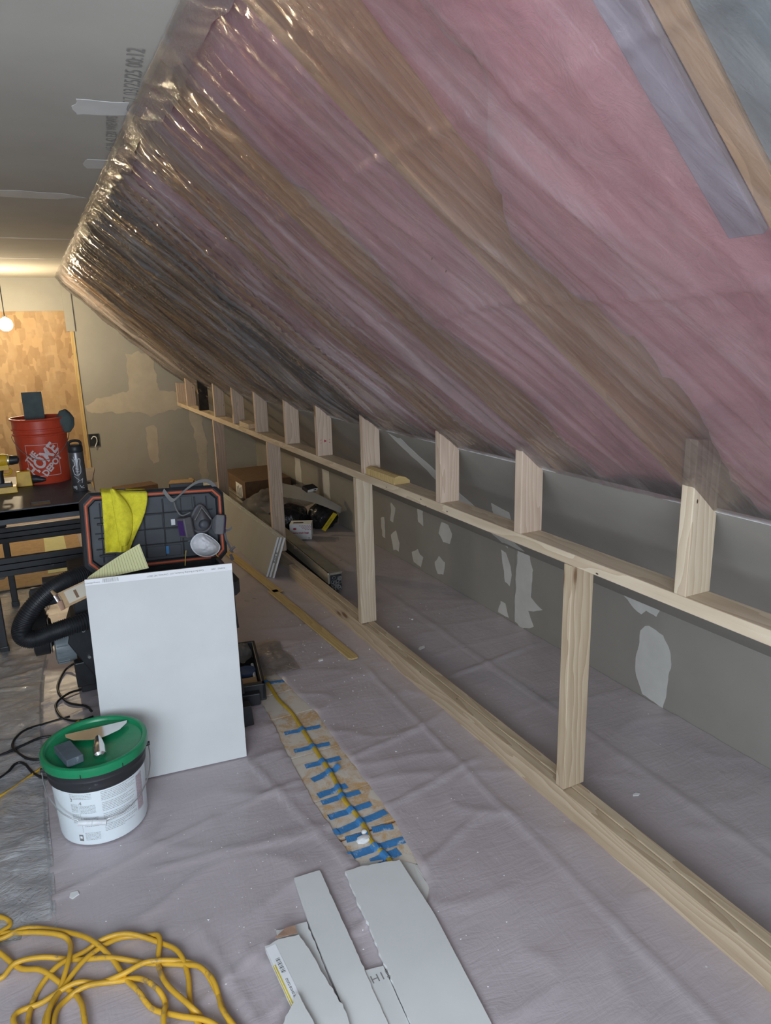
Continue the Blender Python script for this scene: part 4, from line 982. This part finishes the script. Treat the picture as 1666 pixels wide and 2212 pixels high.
ribbon(mb, [LF(rx + .06, rz - .03, .05), LF(rx + .095, rz - .05, .045), LF(rx + .105, rz - .09, .04), LF(rx + .125, rz - .135, .035), LF(rx + .13, rz - .15, .03)], .010, ux); ribbon(mb, [LF(rx + .085, rz - .045, .05), LF(rx + .115, rz - .045, .05), LF(rx + .13, rz - .035, .05)], .010, uz)
mb.tube([LF(rx + .118, rz - .14, .035), LF(rx + .142, rz - .122, .035)], .005, 6); mb.tube([LF(rx + .120, rz - .155, .035), LF(rx + .128, rz - .18, .035)], .007, 6); mb.build('neck_strap', M_GREY, t)
# ---- dust mask
t = thing('dust_mask', tuple(LF(.455, .08, .06)), 'white cup dust mask with yellow elastic, below the grey respirator', 'dust mask')
mb = MB()
def dm(u, v):
    a = 2 * pi * u; X_, Y_ = cos(a), sin(a); w = .062 * (1 + .10 * X_) * (1 - .22 * max(0, Y_)); h = .050 * (1 - .10 * max(0, X_) * (Y_ > 0))
    dome = (1 - v ** 2.4); f = 1 + .05 * nz(X_ * 3 * v, Y_ * 3 * v, 4)
    return LF(.478 + w * X_ * v, .080 + h * Y_ * v - .012 * X_ * v, .050 + .042 * dome * f + .006 * nz(X_ * v * 5, Y_ * v * 5, 2) * (v < .97))
mb.grid(dm, 40, 16, 0); mb.tube([dm(k / 40, 1) for k in range(41)], .0028, 6); mb.build('cup', M_WHT, t, 'full')
for q in ([LF(.40, .065, .052), LF(.395, .03, .05), LF(.392, .0, .05)], [LF(.515, .055, .05), LF(.53, .03, .05), LF(.545, .01, .05)]): mb = MB(); mb.tube(q, .0022, 6); mb.build('elastic', M_ELAS, t)
for a, b, an in ((.425, .128, .05), (.475, .132, .25)): mb = MB(); mb.tube([LF(a, b, .067), LF(a + .010, b + .010 * an, .067)], .0009, 5); mb.build('staple', M_INK, t)

# ---- tray with odds and ends right of the tower
t = thing('plastic_tray', (-.67, 3.06, .012), 'dusty black plastic tray on the floor right of the tool box', 'tray')
TT = Matrix.Translation((-.668, 3.06, 0)) @ Matrix.Rotation(-.19, 4, 'Z')
def TB(): q = MB(); q.T = TT; return q
mb = TB(); x0, x1, y0, y1 = -.068, .068, -.235, .25; z0 = .012
mb.box(x0, x1, y0, y1, z0, z0 + .012)
for a, b, c, d in ((x0, x0 + .012, y0, y1), (x1 - .020, x1, y0, y1), (x0, x1, y0, y0 + .035), (x0, x1, y1 - .02, y1)): mb.box(a, b, c, d, z0, z0 + .080, 0, .002)
mb.box(x0 + .02, x1 - .03, y0 - .035, y0 + .01, z0, z0 + .055); mb.build('tray_body', M_BLKD, t, False, .004)
zt = z0 + .0125
mb = TB(); mb.cyl((0, .02, zt + .001), (0, .02, zt + .022), .046, .046, 32)
tag(mb.build('grinding_disc', M_BLUED, None, True), 'blue disc lying in the black tray', 'disc')
mb = TB(); mb.box(-.045, .038, -.19, -.10, zt + .001, zt + .040)
tag(mb.build('cardboard_pad', M_CARD, None), 'brown cardboard piece at the near end of the black tray', 'cardboard')
mb = TB(); mb.ball((-.005, .16, zt + .05), .046, 10, 0, (1.0, 1.4, .9), lambda d: 1 + .3 * nz(d.x * 3, d.y * 3, d.z * 3)); tag(mb.build('crumpled_plastic', M_BAGP, None, True), 'crumpled clear wrapper at the far end of the black tray', 'plastic wrapper')
mb = TB(); mb.cyl((.036, .09, zt + .012), (.034, -.08, zt + .012), .008, .008, 12); tag(mb.build('chalk_stick', M_HANDLE, None, True), 'short white stick along the right side of the tray', 'stick')
# clear bag by the tray
mb = MB()
def bagf(u, v):
    x = -.60 + .19 * v + .02 * nz(u * 4, 1); y = 3.42 - .40 * u + .02 * nz(v * 4, 7)
    return (x, y, .012 + .02 * max(0, sin(pi * u) * sin(pi * v)) * (1 + nz(u * 9, v * 9)) + .006 * nz(u * 18, v * 18) + .005)
mb.grid(bagf, 30, 20); tag(mb.build('plastic_bag', M_BAGP, None, 'full'), 'flat clear plastic bag on the floor right of the tray', 'plastic bag')

# ============================================================ VACUUM AND HOSE BEHIND THE PANEL
t = thing('dust_vacuum', (-1.40, 3.35, .012), 'black shop vacuum on the floor with ribbed hose, left of the panel', 'vacuum')
mb = MB()
hexp = [(-1.345, .16), (-1.405, .28), (-1.375, .36), (-1.33, .40), (-1.22, .40), (-1.20, .16), (-1.27, .10), (-1.315, .10)]
b = [mb.av((x, 3.26, z)) for x, z in hexp]; c = [mb.av((x, 3.52, z)) for x, z in hexp]; mb.af(b[::-1] if False else b); mb.af(c[::-1])
for k in range(8): mb.af((b[k], c[k], c[(k + 1) % 8], b[(k + 1) % 8]))
mb.box(-1.39, -1.31, 3.28, 3.50, .05, .17); mb.box(-1.375, -1.30, 3.30, 3.46, .012, .06); mb.box(-1.36, -1.22, 3.26, 3.5, .40, .60); mb.build('housing', M_BLK, t, False, .005)
for x, z in ((-1.335, .33), (-1.325, .20)): mb = MB(); mb.cyl((x, 3.262, z), (x, 3.250, z), .009, .007, 14); mb.build('screw', M_WIRE, t, True)
mb = MB(); mb.tube([(-1.46, 3.34, .245), (-1.455, 3.34, .245), (-1.40, 3.34, .245), (-1.375, 3.34, .245)], [.060, .078, .078, .072], 28, 0)
for k in range(18):
    a = 2 * pi * k / 18; mb.box(0, 0, 0, 0, 0, 0) if False else mb.tube([(-1.452, 3.34 + .079 * cos(a), .245 + .079 * sin(a)), (-1.405, 3.34 + .079 * cos(a), .245 + .079 * sin(a))], .003, 5)
mb.build('filter_canister', M_CANG, t, True)
mb = MB(); mb.tube([(-1.545, 3.44, .29), (-1.54, 3.44, .29), (-1.48, 3.44, .29), (-1.475, 3.44, .29)], [.09, .105, .105, .09], 32, 0); mb.tube([(-1.475, 3.42, .29), (-1.46, 3.42, .29)], [.075, .06], 32, 0); mb.build('wheel', M_BLK, t, True)
mb = MB(); P = [(-1.472 - 0 * k, 3.40 + .085 * cos(2 * pi * k / 32), .29 + .085 * sin(2 * pi * k / 32)) for k in range(33)]; mb.tube(P, .004, 6); mb.build('wheel_ring', M_STEEL, t, True)
mb = MB(); mb.tube([(-1.53, 3.38, .475), (-1.52, 3.38, .475), (-1.37, 3.38, .485), (-1.34, 3.38, .485)], [.03, .045, .045, .05], 24, 0); mb.box(-1.47, -1.35, 3.34, 3.42, .515, .555); mb.build('motor', M_DKG, t, True)
hp = crom([(-1.27, 3.22, .605), (-1.34, 3.18, .605), (-1.42, 3.16, .585), (-1.50, 3.15, .53), (-1.56, 3.15, .455), (-1.57, 3.15, .40), (-1.53, 3.15, .375), (-1.46, 3.16, .385), (-1.38, 3.17, .395), (-1.27, 3.2, .40)], 14)
mb = MB(); Q = []; rr = []
for a, b in zip(hp, hp[1:]):
    for j in range(3): Q.append(a.lerp(b, j / 3)); rr.append(.036 + (.0035 if (len(Q) % 4) < 2 else 0))
mb.tube(Q, rr, 18); mb.build('hose', M_BLK, t, True)
# clipboard with pad, brush
t = thing('clipboard', (-1.36, 2.72, .66), 'clipboard with tan paper sticking out left of the white panel', 'clipboard')
mb = MB(); CB = lambda a, b, h=0: Vector((-1.41, 2.66, .655)) + Vector((.95, .02, .30)).normalized() * a + Vector((-.18, .25, .55)).normalized() * b + Vector((-.2, -.85, .4)).normalized() * h
q = [CB(a, b, h) for h in (0, .004) for a, b in ((.01, 0), (.125, 0), (.125, .060), (.01, .060))]; i = [mb.av(p) for p in q]
for f in ((3, 2, 1, 0), (4, 5, 6, 7), (0, 1, 5, 4), (1, 2, 6, 5), (2, 3, 7, 6), (3, 0, 4, 7)): mb.af([i[k] for k in f])
mb.build('board', M_CARD, t)
mb = MB(); i = [mb.av(CB(a, b, .0052)) for a, b in ((.03, .008), (.125, .008), (.125, .055), (.03, .055))]; mb.af(i, 0)
i = [mb.av(CB(a, b, .0058)) for a, b in ((.060, .015), (.070, .015), (.070, .045), (.060, .045))]; mb.af(i, 1)
mb.build('sheet', [M_MUDT, M_CARDD], t)
t = thing('paint_brush', tuple(CB(.02, .03, .012)), 'small brush with metal ferrule lying on the clipboard', 'brush')
mb = MB(); mb.tube([CB(-.002, .075, .012), CB(.004, .055, .012)], [.007, .011], 10, 0, True, .5); mb.build('handle', M_CARD, t, True)
mb = MB(); mb.tube([CB(.004, .055, .012), CB(.006, .03, .012)], [.012, .012], 12, 0, True, .5); mb.build('ferrule', M_STEEL, t, True)
mb = MB(); mb.tube([CB(.006, .03, .012), CB(.004, -.004, .012)], [.011, .009], 12, 0, True, .45); mb.build('bristles', M_BROWNP, t, True)

# ============================================================ WORKBENCH
TZ = .80
t = thing('folding_workbench', (-1.75, 4.3, 0), 'black folding workbench with slatted shelf behind the tool box', 'workbench')
mb = MB(); mb.box(-2.35, -1.16, 3.80, 4.76, TZ - .045, TZ - .006, 0)
mb.box(-2.35, -1.16, 3.80, 3.86, TZ - .07, TZ - .006, 0)
# moulded top with a hand hole near the front
for a, b, c, d in ((-2.35, -1.475, 3.80, 4.76), (-1.385, -1.16, 3.80, 4.76), (-1.475, -1.385, 3.80, 3.845), (-1.475, -1.385, 3.93, 4.76)): mb.box(a, b, c, d, TZ - .006, TZ, 0)
mb.box(-1.475, -1.385, 3.845, 3.93, TZ - .0065, TZ - .0055, 1)
mb.build('bench_top', [M_DKG, M_CARD], t, False, .002)
for y in (3.95, 4.64):
    mb = MB()
    for z in (.43, .463, .496): mb.box(-2.32, -1.20, y - .01, y + .012, z, z + .029)
    mb.box(-2.32, -1.20, y + .012, y + .016, .43, .525); mb.build('shelf_rail', M_BLKD if y < 4 else M_BLK, t, False, .003)
for x, y in ((-1.70, 3.99), (-1.65, 4.70), (-1.22, 3.99), (-1.20, 4.70), (-2.3, 3.99), (-2.3, 4.70)):
    mb = MB(); mb.box(x - .018, x + .018, y - .018, y + .018, .03, TZ - .04); lg = mb.build('leg', M_BLK, t, False, .004)
    mb = MB(); mb.box(x - .022, x + .022, y - .022, y + .022, .012, .045); mb.build('foot', M_BLK, lg, False, .004)
mb = MB(); mb.tube([(-1.9, 4.70, .20), (-1.69, 4.70, .20), (-1.665, 4.70, .23)], .008, 8); mb.build('brace', M_GREYL, t, True)
# orange bucket
HB = (-1.378, 4.52, TZ + .0005)
t = thing('bucket', HB, 'orange-red bucket with white lettering standing on the workbench', 'bucket')
mb = MB(); mb.lathe([(.128, 0), (.131, .004), (.1385, .27), (.146, .272), (.147, .28), (.140, .285), (.140, .30), (.1475, .302), (.1475, .31), (.141, .312), (.1415, .355), (.150, .358), (.1525, .363), (.150, .368), (.145, .368), (.139, .355), (.127, .01), (0, .008)], HB, 56, 0, True, False)
mb.build('pail', M_REDB, t, True)
def onh(u, h, off=.0012):
    r = .131 + (h - .004) * .0282 + off; a = math.radians(271) + u / .138; return (HB[0] + r * cos(a), HB[1] + r * sin(a), HB[2] + h)
mb = MB(); S = .088; cu, ch = -.01, .135
def sq(u, h): return onh(cu + u, ch + h)
for (a0, b0, a1, b1) in ((-S, -S, S, -S), (S, -S, S, S), (S, S, -S, S), (-S, S, -S, -S)):
    n = 12
    for k in range(n):
        p = (a0 + (a1 - a0) * k / n, b0 + (b1 - b0) * k / n); q = (a0 + (a1 - a0) * (k + 1) / n, b0 + (b1 - b0) * (k + 1) / n)
        dx, dy = (0, .0028) if b0 == b1 else (.0028, 0); mb.af([mb.av(sq(*p)), mb.av(sq(*q)), mb.av(sq(q[0] + dx, q[1] + dy)), mb.av(sq(p[0] + dx, p[1] + dy))])
def dtext(s_, size, ou, ov, sx=1.0, sy=1.0, bold=.002):
    c, s = cos(math.radians(45)), sin(math.radians(45))
    add_text(mb, s_, size, lambda a, b: sq(((a * sx + ou) * c - (b * sy + ov) * s), ((a * sx + ou) * s + (b * sy + ov) * c)), 0, bold=bold)
dtext('THE', .050, -.030, .056, .9, 1.0); dtext('HOME', .088, 0, 0.004, .86, 1.05, .003); dtext('DEPOT', .048, .012, -.055, .95, 1.0)
mb.build('lettering', M_WPRT, t)['label'] = 'white lettering in a square outline'
mb = MB(); P = [(HB[0] + .150 * cos(a), HB[1] + .150 * sin(a), HB[2] + .27 - .13 * sin(-a) ** 1.5) for a in [-pi * k / 24 for k in range(25)] if sin(-a) >= 0]; mb.tube(P, .002, 6); mb.build('bail', M_WIRE, t, True)
mb = MB(); mb.T = Matrix.Translation((-1.395, 4.50, TZ + .12)) @ Matrix.Rotation(-.1, 4, 'X'); mb.box(-.052, .052, 0, .012, 0, .39)
tag(mb.build('sanding_block', M_CAPG, None, False, .002), 'flat grey board standing up out of the orange bucket', 'board')
mb = MB(); mb.ball((-1.243, 4.455, 1.135), .065, 12, 0, (.72, .55, 1.08), lambda d: 1 + .18 * nz(d.x * 2.2, d.y * 2.2, d.z * 2.2) - .35 * max(0, -d.z) * (.5 - .5 * d.x) + .10 * max(0, d.z) * sin(d.x * 9))
tag(mb.build('cloth_cap', M_CAPG, None, 'full'), 'grey-green cloth cap hung over the orange bucket rim', 'cap')
# water bottle
WB = (-1.228, 4.10, TZ + .0005)
t = thing('water_bottle', WB, 'dark steel water bottle covered in stickers, with black screw lid', 'bottle')
mb = MB(); mb.lathe([(.036, 0), (.038, .004), (.038, .205), (.034, .218), (.030, .222)], WB, 40, 0, True, True); mb.build('flask', M_BOTTLE, t, True)
mb = MB(); mb.lathe([(.037, .210), (.0385, .213), (.0385, .238), (.034, .245), (.028, .248)], WB, 32, 0, True, True)
mb.tube(crom([(WB[0] - .030, WB[1], WB[2] + .238), (WB[0] - .026, WB[1], WB[2] + .262), (WB[0], WB[1], WB[2] + .270), (WB[0] + .026, WB[1], WB[2] + .262), (WB[0] + .030, WB[1], WB[2] + .238)]), .007, 8); mb.build('screw_lid', M_BLK, t, True)
def onw(u, h, off=.0006): a = math.radians(262) + u / .038; r = .038 + off; return (WB[0] + r * cos(a), WB[1] + r * sin(a), WB[2] + h)
mb = MB()
def strip(p, q, w, mt=0, off=.0008):
    p = Vector(p); q = Vector(q); n = max(1, int((q - p).length / .006)); d = (q - p).normalized(); e = Vector((-d.y, d.x)) * w / 2
    for k in range(n):
        a = p.lerp(q, k / n); b = p.lerp(q, (k + 1) / n); mb.af([mb.av(onw(*(a - e), off)), mb.av(onw(*(b - e), off)), mb.av(onw(*(b + e), off)), mb.av(onw(*(a + e), off))], mt)
PSC = 1.35
pe = [(-.012, .10), (-.016, .125), (-.012, .138), (-.006, .142), (-.008, .165), (-.005, .172), (.0, .168), (.002, .150), (.007, .170), (.012, .174), (.015, .168), (.012, .145), (.014, .125), (.012, .105), (.004, .094), (-.006, .094), (-.012, .10)]
pe = [(a * PSC, .13 + (b - .13) * 1.1) for a, b in pe]
for a, b in zip(pe, pe[1:]): strip(a, b, .0036)
for a, b in (((-.008, .125), (.008, .122)), ((-.008, .112), (.010, .110)), ((0, .13), (-.002, .10)), ((-.018, .085), (.004, .062)), ((.004, .062), (-.006, .05)), ((.010, .060), (.022, .070)), ((.022, .070), (.016, .045)), ((.008, .025), (.024, .030)), ((.012, .020), (.026, .018)), ((.005, .035), (.010, .02)), ((-.012, .19), (-.006, .175)), ((-.02, .178), (-.014, .165))): strip(a, b, .0022)
add_text(mb, 'N]', .020, lambda a, b: onw(-.022 + a, .024 + b, .001), bold=.0006)
mb.build('stickers', M_STICK, t)
# cordless drill
t = thing('cordless_drill', (-1.56, 4.25, TZ + .0005), 'yellow and black cordless drill standing on its battery at the left edge', 'drill')
dx, dy, dz = -1.585, 4.27, TZ + .0005
mb = MB(); mb.tube([(dx - .09, dy, dz + .175), (dx - .08, dy, dz + .175), (dx + .01, dy, dz + .175), (dx + .035, dy, dz + .172)], [.025, .034, .034, .028], 20, 0)
mb.box(dx - .04, dx + .028, dy - .022, dy + .022, dz + .125, dz + .150, 0); mb.tube(crom([(dx + .01, dy, dz + .13), (dx + .035, dy, dz + .12), (dx + .03, dy, dz + .10), (dx - .0, dy, dz + .098)]), .006, 8); mb.build('motor_body', M_TOOLY, t, True)
mb = MB(); mb.tube([(dx + .03, dy, dz + .172), (dx + .045, dy, dz + .172), (dx + .075, dy, dz + .172), (dx + .083, dy, dz + .172)], [.024, .026, .022, .010], 18, 0); mb.build('chuck', M_BLK, t, True)
mb = MB(); mb.tube([(dx + .012, dy, dz + .173), (dx + .033, dy, dz + .173)], [.030, .030], 20); mb.build('collar', M_WIRE, t, True)
mb = MB(); mb.tube([(dx - .012, dy, dz + .15), (dx - .02, dy, dz + .10), (dx - .022, dy, dz + .055)], [.022, .019, .022], 16, 0, True, .9); mb.build('grip', M_BLK, t, True)
mb = MB(); mb.box(dx - .07, dx + .055, dy - .036, dy + .036, dz, dz + .034, 0, .003); mb.box(dx - .062, dx + .035, dy - .034, dy + .034, dz + .034, dz + .056, 1, .006); mb.build('battery', [M_TOOLY, M_BLK], t, False, .003)
t = thing('driver_tool', (-1.47, 4.40, TZ + .0005), 'short yellow tool with black nose between drill and orange bucket', 'power tool')
mb = MB(); mb.box(-1.535, -1.455, 4.385, 4.43, TZ + .001, TZ + .085, 0, .004); mb.build('battery_block', M_TOOLY, t, False, .004)
mb = MB(); mb.tube([(-1.455, 4.405, TZ + .035), (-1.43, 4.405, TZ + .035), (-1.40, 4.39, TZ + .03), (-1.385, 4.385, TZ + .028)], [.026, .024, .014, .006], 14, 0); mb.build('nose', M_BLK, t, True)
# plank piece and wires on the bench back right
mb = MB(); mb.T = Matrix.Translation((-1.16, 4.52, TZ + .001)) @ Matrix.Rotation(-.12, 4, 'Z'); mb.box(-.035, .035, -.22, .22, 0, .012)
tag(mb.build('short_board', M_PINE2, None, False, .001), 'short pale board lying on the workbench right of the bottle', 'board')
# flat cardboard under the bench
mb = MB(); mb.box(-2.35, -1.20, 5.0, 6.6, .026, .032); mb.box(-1.45, -1.30, 5.2, 6.3, .0325, .036, 1)
tag(mb.build('cardboard_sheet', [M_CARD, M_LEGAL], None, False, .001), 'flattened tan cardboard on the floor beyond the workbench', 'cardboard')

# bare work lamp
t = thing('work_lamp', (LAMP[0], LAMP[1], 0), 'glaring bare work lamp on a thin stand near the far wall', 'lamp')
mb = MB(); mb.ball(LAMP, .055, 12); mb.build('bulb', M_BULB, t, True)
mb = MB(); mb.tube([(LAMP[0], LAMP[1], LAMP[2] + .028), (LAMP[0], LAMP[1], LAMP[2] + .07)], [.02, .018], 16); mb.tube([(LAMP[0], LAMP[1], LAMP[2] + .06), (LAMP[0], LAMP[1], ZC(LAMP[1]))], .004, 8); mb.build('socket', M_BLK, t, True)
t['label'] = 'glaring bare work lamp hanging on a cord from the ceiling near the far wall'

# ============================================================ BEHIND / BESIDE THE STUD WALL
# drywall sheets leaned on the plates
def sheet(y0, y1, xb, xt, h, lab, sd, z0=.008, txt=None, mat=M_DRY):
    d = Vector((xt - xb, 0, h)).normalized(); n = Vector((-d.z, 0, d.x))
    L = sqrt((xt - xb) ** 2 + h * h); mb = MB()
    P = [Vector((xb, y, z0)) + d * l + n * k for k in (0, .0127) for y, l in ((y0, 0), (y1, 0), (y1, L), (y0, L))]
    i = [mb.av(p) for p in P]
    for f, mt in (((3, 2, 1, 0), 0), ((4, 5, 6, 7), 0), ((0, 1, 5, 4), 1), ((1, 2, 6, 5), 1), ((2, 3, 7, 6), 1), ((3, 0, 4, 7), 1)): mb.af([i[k] for k in f], mt)
    if txt:
        fn = lambda a, b: Vector((xb, y0 - .0006, z0)) + d * (L / 2 - a) + n * (.0064 + b)
        add_text(mb, txt, .017, fn, 2, bold=.0004)
    return tag(mb.build('drywall_sheet', [mat, M_TAPEW, M_INK], None, False), lab, 'drywall sheet', 'drywall sheets leaning on the stud wall')
sheet(4.42, 6.6, -.132, -.036, .262, 'front drywall sheet leaning on the stud wall, plain tan face', 1)
sheet(4.40, 6.55, -.1175, -.0222, .264, 'middle drywall sheet leaning on the stud wall, lettered white end', 2, txt='TE  JLRX70')
sheet(4.37, 6.4, -.103, -.0084, .266, 'rear drywall sheet leaning on the stud wall, yellowed end edge', 3)
# thin strips of wood on the floor
lumber('wood_strip', (-.262, 5.10, .010), (.0607, -1.0, 0), (1, .06, 0), rect(1.02, .062), -.006, M_YELW, 'thin yellow wood strip, far half of the long strip on the floor', 'wood strip').matrix_world.translation = Vector((-.262, 5.10, .020))
lumber('wood_strip', (-.224, 4.13, .010), (.05, -1.0, 0), (1, .05, 0), [(0, 0), (1.13, 0), (1.145, .012), (1.145, .046), (1.13, .055), (0, .06)], -.008, M_YELW, 'thin yellow wood strip with rounded near end on the floor', 'wood strip').matrix_world.translation = Vector((-.224, 4.13, .020))
# long wrapped bundle behind the plates
t = thing('wrapped_bundle', (.16, 4.4, .012), 'long film-wrapped metal bundle lying behind the floor plates', 'bundle')
T0 = Vector((.10, 3.90, 0)); Yd = Vector((.03, 1, 0)).normalized(); Xd = Vector((1, -.03, 0)).normalized()
def bx(mb, a0, a1, l0, l1, z0, z1, mt=0):
    i = [mb.av(T0 + Xd * a + Yd * l + Vector((0, 0, z))) for z in (z0, z1) for a, l in ((a0, l0), (a1, l0), (a1, l1), (a0, l1))]
    for f in ((3, 2, 1, 0), (4, 5, 6, 7), (0, 1, 5, 4), (1, 2, 6, 5), (2, 3, 7, 6), (3, 0, 4, 7)): mb.af([i[k] for k in f], mt)
mb = MB(); bx(mb, 0, .092, 0, 2.1, .13, .146); bx(mb, -.003, .010, 0, 2.1, .075, .146); mb.build('outer_channel', M_FOILM, t, False, .003)
mb = MB(); bx(mb, .012, .088, .004, 2.08, .02, .129); mb.build('core', M_BLKD, t, False, .004)
mb = MB(); random.seed(4)
for k in range(26):
    a = random.uniform(.022, .080); z = random.uniform(.03, .12); c = T0 + Xd * a + Vector((0, 0, z)) - Yd * .002
    mb.tube([c + Vector((.010 * cos(q * .785), -.002 * (q % 2), .010 * sin(q * .785))) for q in range(9)], .0015, 5)
mb.build('end_coils', M_WIRE, t)['label'] = 'silver curled end material'
for a, l0, l1, lab in ((.11, 1.1, 2.9, 'long pale aluminium-like bar lying beside the wrapped bundle, toward the carton'), (.15, 1.4, 3.0, 'second long pale bar lying right of the first, toward the carton')):
    mb = MB(); bx(mb, a - .10, a - .07, l0 + 1.05, l1, .10, .125); bx(mb, a - .098, a - .072, l0 + 1.05, l1, .012, .0995)
    tag(mb.build('metal_bar', M_FOILM, None, False, .004), lab, 'bar')
# big carton
t = thing('cardboard_carton', (.50, 6.75, .012), 'large closed cardboard carton in the dark behind the studs', 'carton')
mb = MB(); mb.box(.29, .74, 6.40, 7.15, .012, .258); mb.build('box', M_CARDD, t, False, .003)
mb = MB(); mb.box(.287, .2895, 6.50, 6.72, .07, .21, 0)
for k in range(6): mb.box(.286, .287, 6.52 + k * .03, 6.535 + k * .03, .09, .19 - .01 * (k % 3), 1)
mb.build('shipping_label', [M_TAPEW, M_INKG], t)['label'] = 'white printed shipping label'
# black bags
def bag(c, r, sc, mt, lab, sd, name='trash_bag', cat='bag'):
    mb = MB(); mb.ball(c, r, 22, 0, sc, lambda d: 1 + .16 * nz(d.x * 2.2 + sd, d.y * 2.2, d.z * 2.2) + .07 * nz(d.x * 7, d.y * 7 + sd, d.z * 7) + .03 * nz(d.x * 18, d.y * 18, d.z * 18 + sd))
    zmin = min(v[2] for v in mb.v)
    if zmin < .013: mb.v = [(v[0], v[1], max(v[2], .013)) for v in mb.v]
    return tag(mb.build(name, mt, None, 'full'), lab, cat)
M_BAGB = plain('glossy_black_bag', (.012, .013, .017), .22, bump=.8, bs=14, dist=.02)
bag((.30, 5.78, .14), .16, (1.25, 1.3, .95), M_BAGP, 'clear plastic bundle behind the third tall stud', 1, 'plastic_bundle', 'plastic bundle')
bag((.40, 5.52, .10), .13, (1.3, 1.2, .85), M_BAGB, 'glossy black plastic bag behind the white trash bag box', 4)
bag((.66, 5.40, .10), .12, (1.05, 1.1, .95), M_BAGB, 'black bag wrapped in clear film against the knee wall', 9)
bag((.62, 5.80, .21), .13, (1.0, 1.4, .75), M_BAGP, 'clear plastic wrap piled on top of the bags', 6, 'plastic_wrap', 'plastic wrap')
def paper(u, v):
    p = Vector((.34, 5.62, .27)) * (1 - u) * (1 - v) + Vector((.74, 5.20, .16)) * u * (1 - v) + Vector((.42, 5.70, .36)) * (1 - u) * v + Vector((.76, 5.22, .205)) * u * v
    return (p + Vector((0, 0, .03 * sin(pi * u))), (0, 0, 1))
mb = MB(); mb.shell(paper, 20, 10, .0008); tag(mb.build('kraft_paper', M_DRYK, None, 'full'), 'curved grey paper sheet draped over the bags', 'paper')
mb = MB(); mb.T = Matrix.Translation((.565, 5.42, .335)) @ Matrix.Rotation(.35, 4, 'Z') @ Matrix.Rotation(.35, 4, 'X'); mb.box(-.055, .055, -.035, .035, 0, .03, 0); mb.box(-.053, .053, -.0356, -.0352, .003, .027, 1); mb.box(.01, .04, -.0362, -.0358, .01, .02, 2)
tag(mb.build('small_box', [M_BLK, M_TAPEW, M_INK], None), 'small black and white labelled box on top of the bags', 'box')
mb = MB(); fn = planefn((.62, 5.15, .115), (.62, -.25, .9), (-.85, -.2, .55)); A = [mb.av(fn(a, b)) for a, b in ((-.085, -.022), (.085, -.022), (.085, .022), (-.085, .022))]; mb.af(A, 0)
add_text(mb, 'CAUTION', .026, lambda a, b: fn(a * .8 - .01, b) + Vector((0, -.0012, 0)), 1); A2 = [mb.av(fn(a, b) + Vector((.001, .002, 0))) for a, b in ((-.085, -.022), (.085, -.022), (.085, .022), (-.085, .022))]; mb.af(A2[::-1], 0)
for a in range(4): mb.af([mb.av(p) for p in ()] or [A[a], A[(a + 1) % 4], A2[(a + 1) % 4], A2[a]], 0)
tag(mb.build('caution_label', [M_LOOP, M_INK], None), 'yellow warning label on the film-wrapped black bag', 'label')
# trash bag box
t = thing('trash_bag_box', (.37, 5.17, .012), 'white box of trash bags with red diamond pattern on the floor', 'box')
c = Vector((.365, 5.13, .012)); e1 = Vector((.83, -.56, 0)).normalized(); e1 = Vector((.70, -.35, 0)).normalized(); e2 = Vector((-e1.y, e1.x, 0))
mb = MB(); i = [mb.av(c + e1 * a + e2 * b + Vector((0, 0, z))) for z in (0, .125) for a, b in ((-.085, 0), (.085, 0), (.085, .12), (-.085, .12))]
for f in ((3, 2, 1, 0), (4, 5, 6, 7), (0, 1, 5, 4), (1, 2, 6, 5), (2, 3, 7, 6), (3, 0, 4, 7)): mb.af([i[k] for k in f])
mb.build('carton', M_TAPEW, t, False, .001)
mb = MB(); fn = lambda a, b: c + e1 * a + Vector((0, 0, b)) - e2 * .0008
add_text(mb, 'extra trash bags', .020, lambda a, b: fn(a, .055 + b), 0, bold=.0006); add_text(mb, '50', .014, lambda a, b: fn(.065 + a, .012 + b), 1)
for r_ in range(4):
    for k in range(8 - r_ * 0):
        a = -.02 + k * .013 + (r_ % 2) * .0065; b = .112 - r_ * .010 - abs(k - 5) * .0
        if a < .08 and k > r_: mb.af([mb.av(fn(a + p, b + q)) for p, q in ((0, -.004), (.004, 0), (0, .004), (-.004, 0))], 0)
mb.af([mb.av(fn(-.045 + .014 * cos(q * pi / 6), .088 + .008 * sin(q * pi / 6))) for q in range(12)], 0)
tp_ = [c + e1 * a + e2 * b + Vector((0, 0, .1256)) for a, b in ((-.06, .03), (.02, .03), (.02, .07), (-.06, .07))]; mb.af([mb.av(p) for p in tp_], 1)
mb.build('print', [M_REDP, M_INK], t)
# cardboard pieces at the far wall
mb = MB(); mb.T = Matrix.Translation((-.55, 7.5, .012)) @ Matrix.Rotation(.2, 4, 'Z'); mb.box(-.2, .2, -.1, .1, 0, .12)
tag(mb.build('cardboard_box', M_CARDD, None, False, .003), 'dark cardboard box at the foot of the far wall, left of the studs', 'box')
mb = MB(); mb.T = Matrix.Translation((-.12, 7.3, .012)) @ Matrix.Rotation(-.3, 4, 'Z'); mb.box(-.12, .12, -.08, .08, 0, .15)
tag(mb.build('cardboard_box', M_CARD, None, False, .003), 'small tan cardboard box near the far wall beside the studs', 'box')
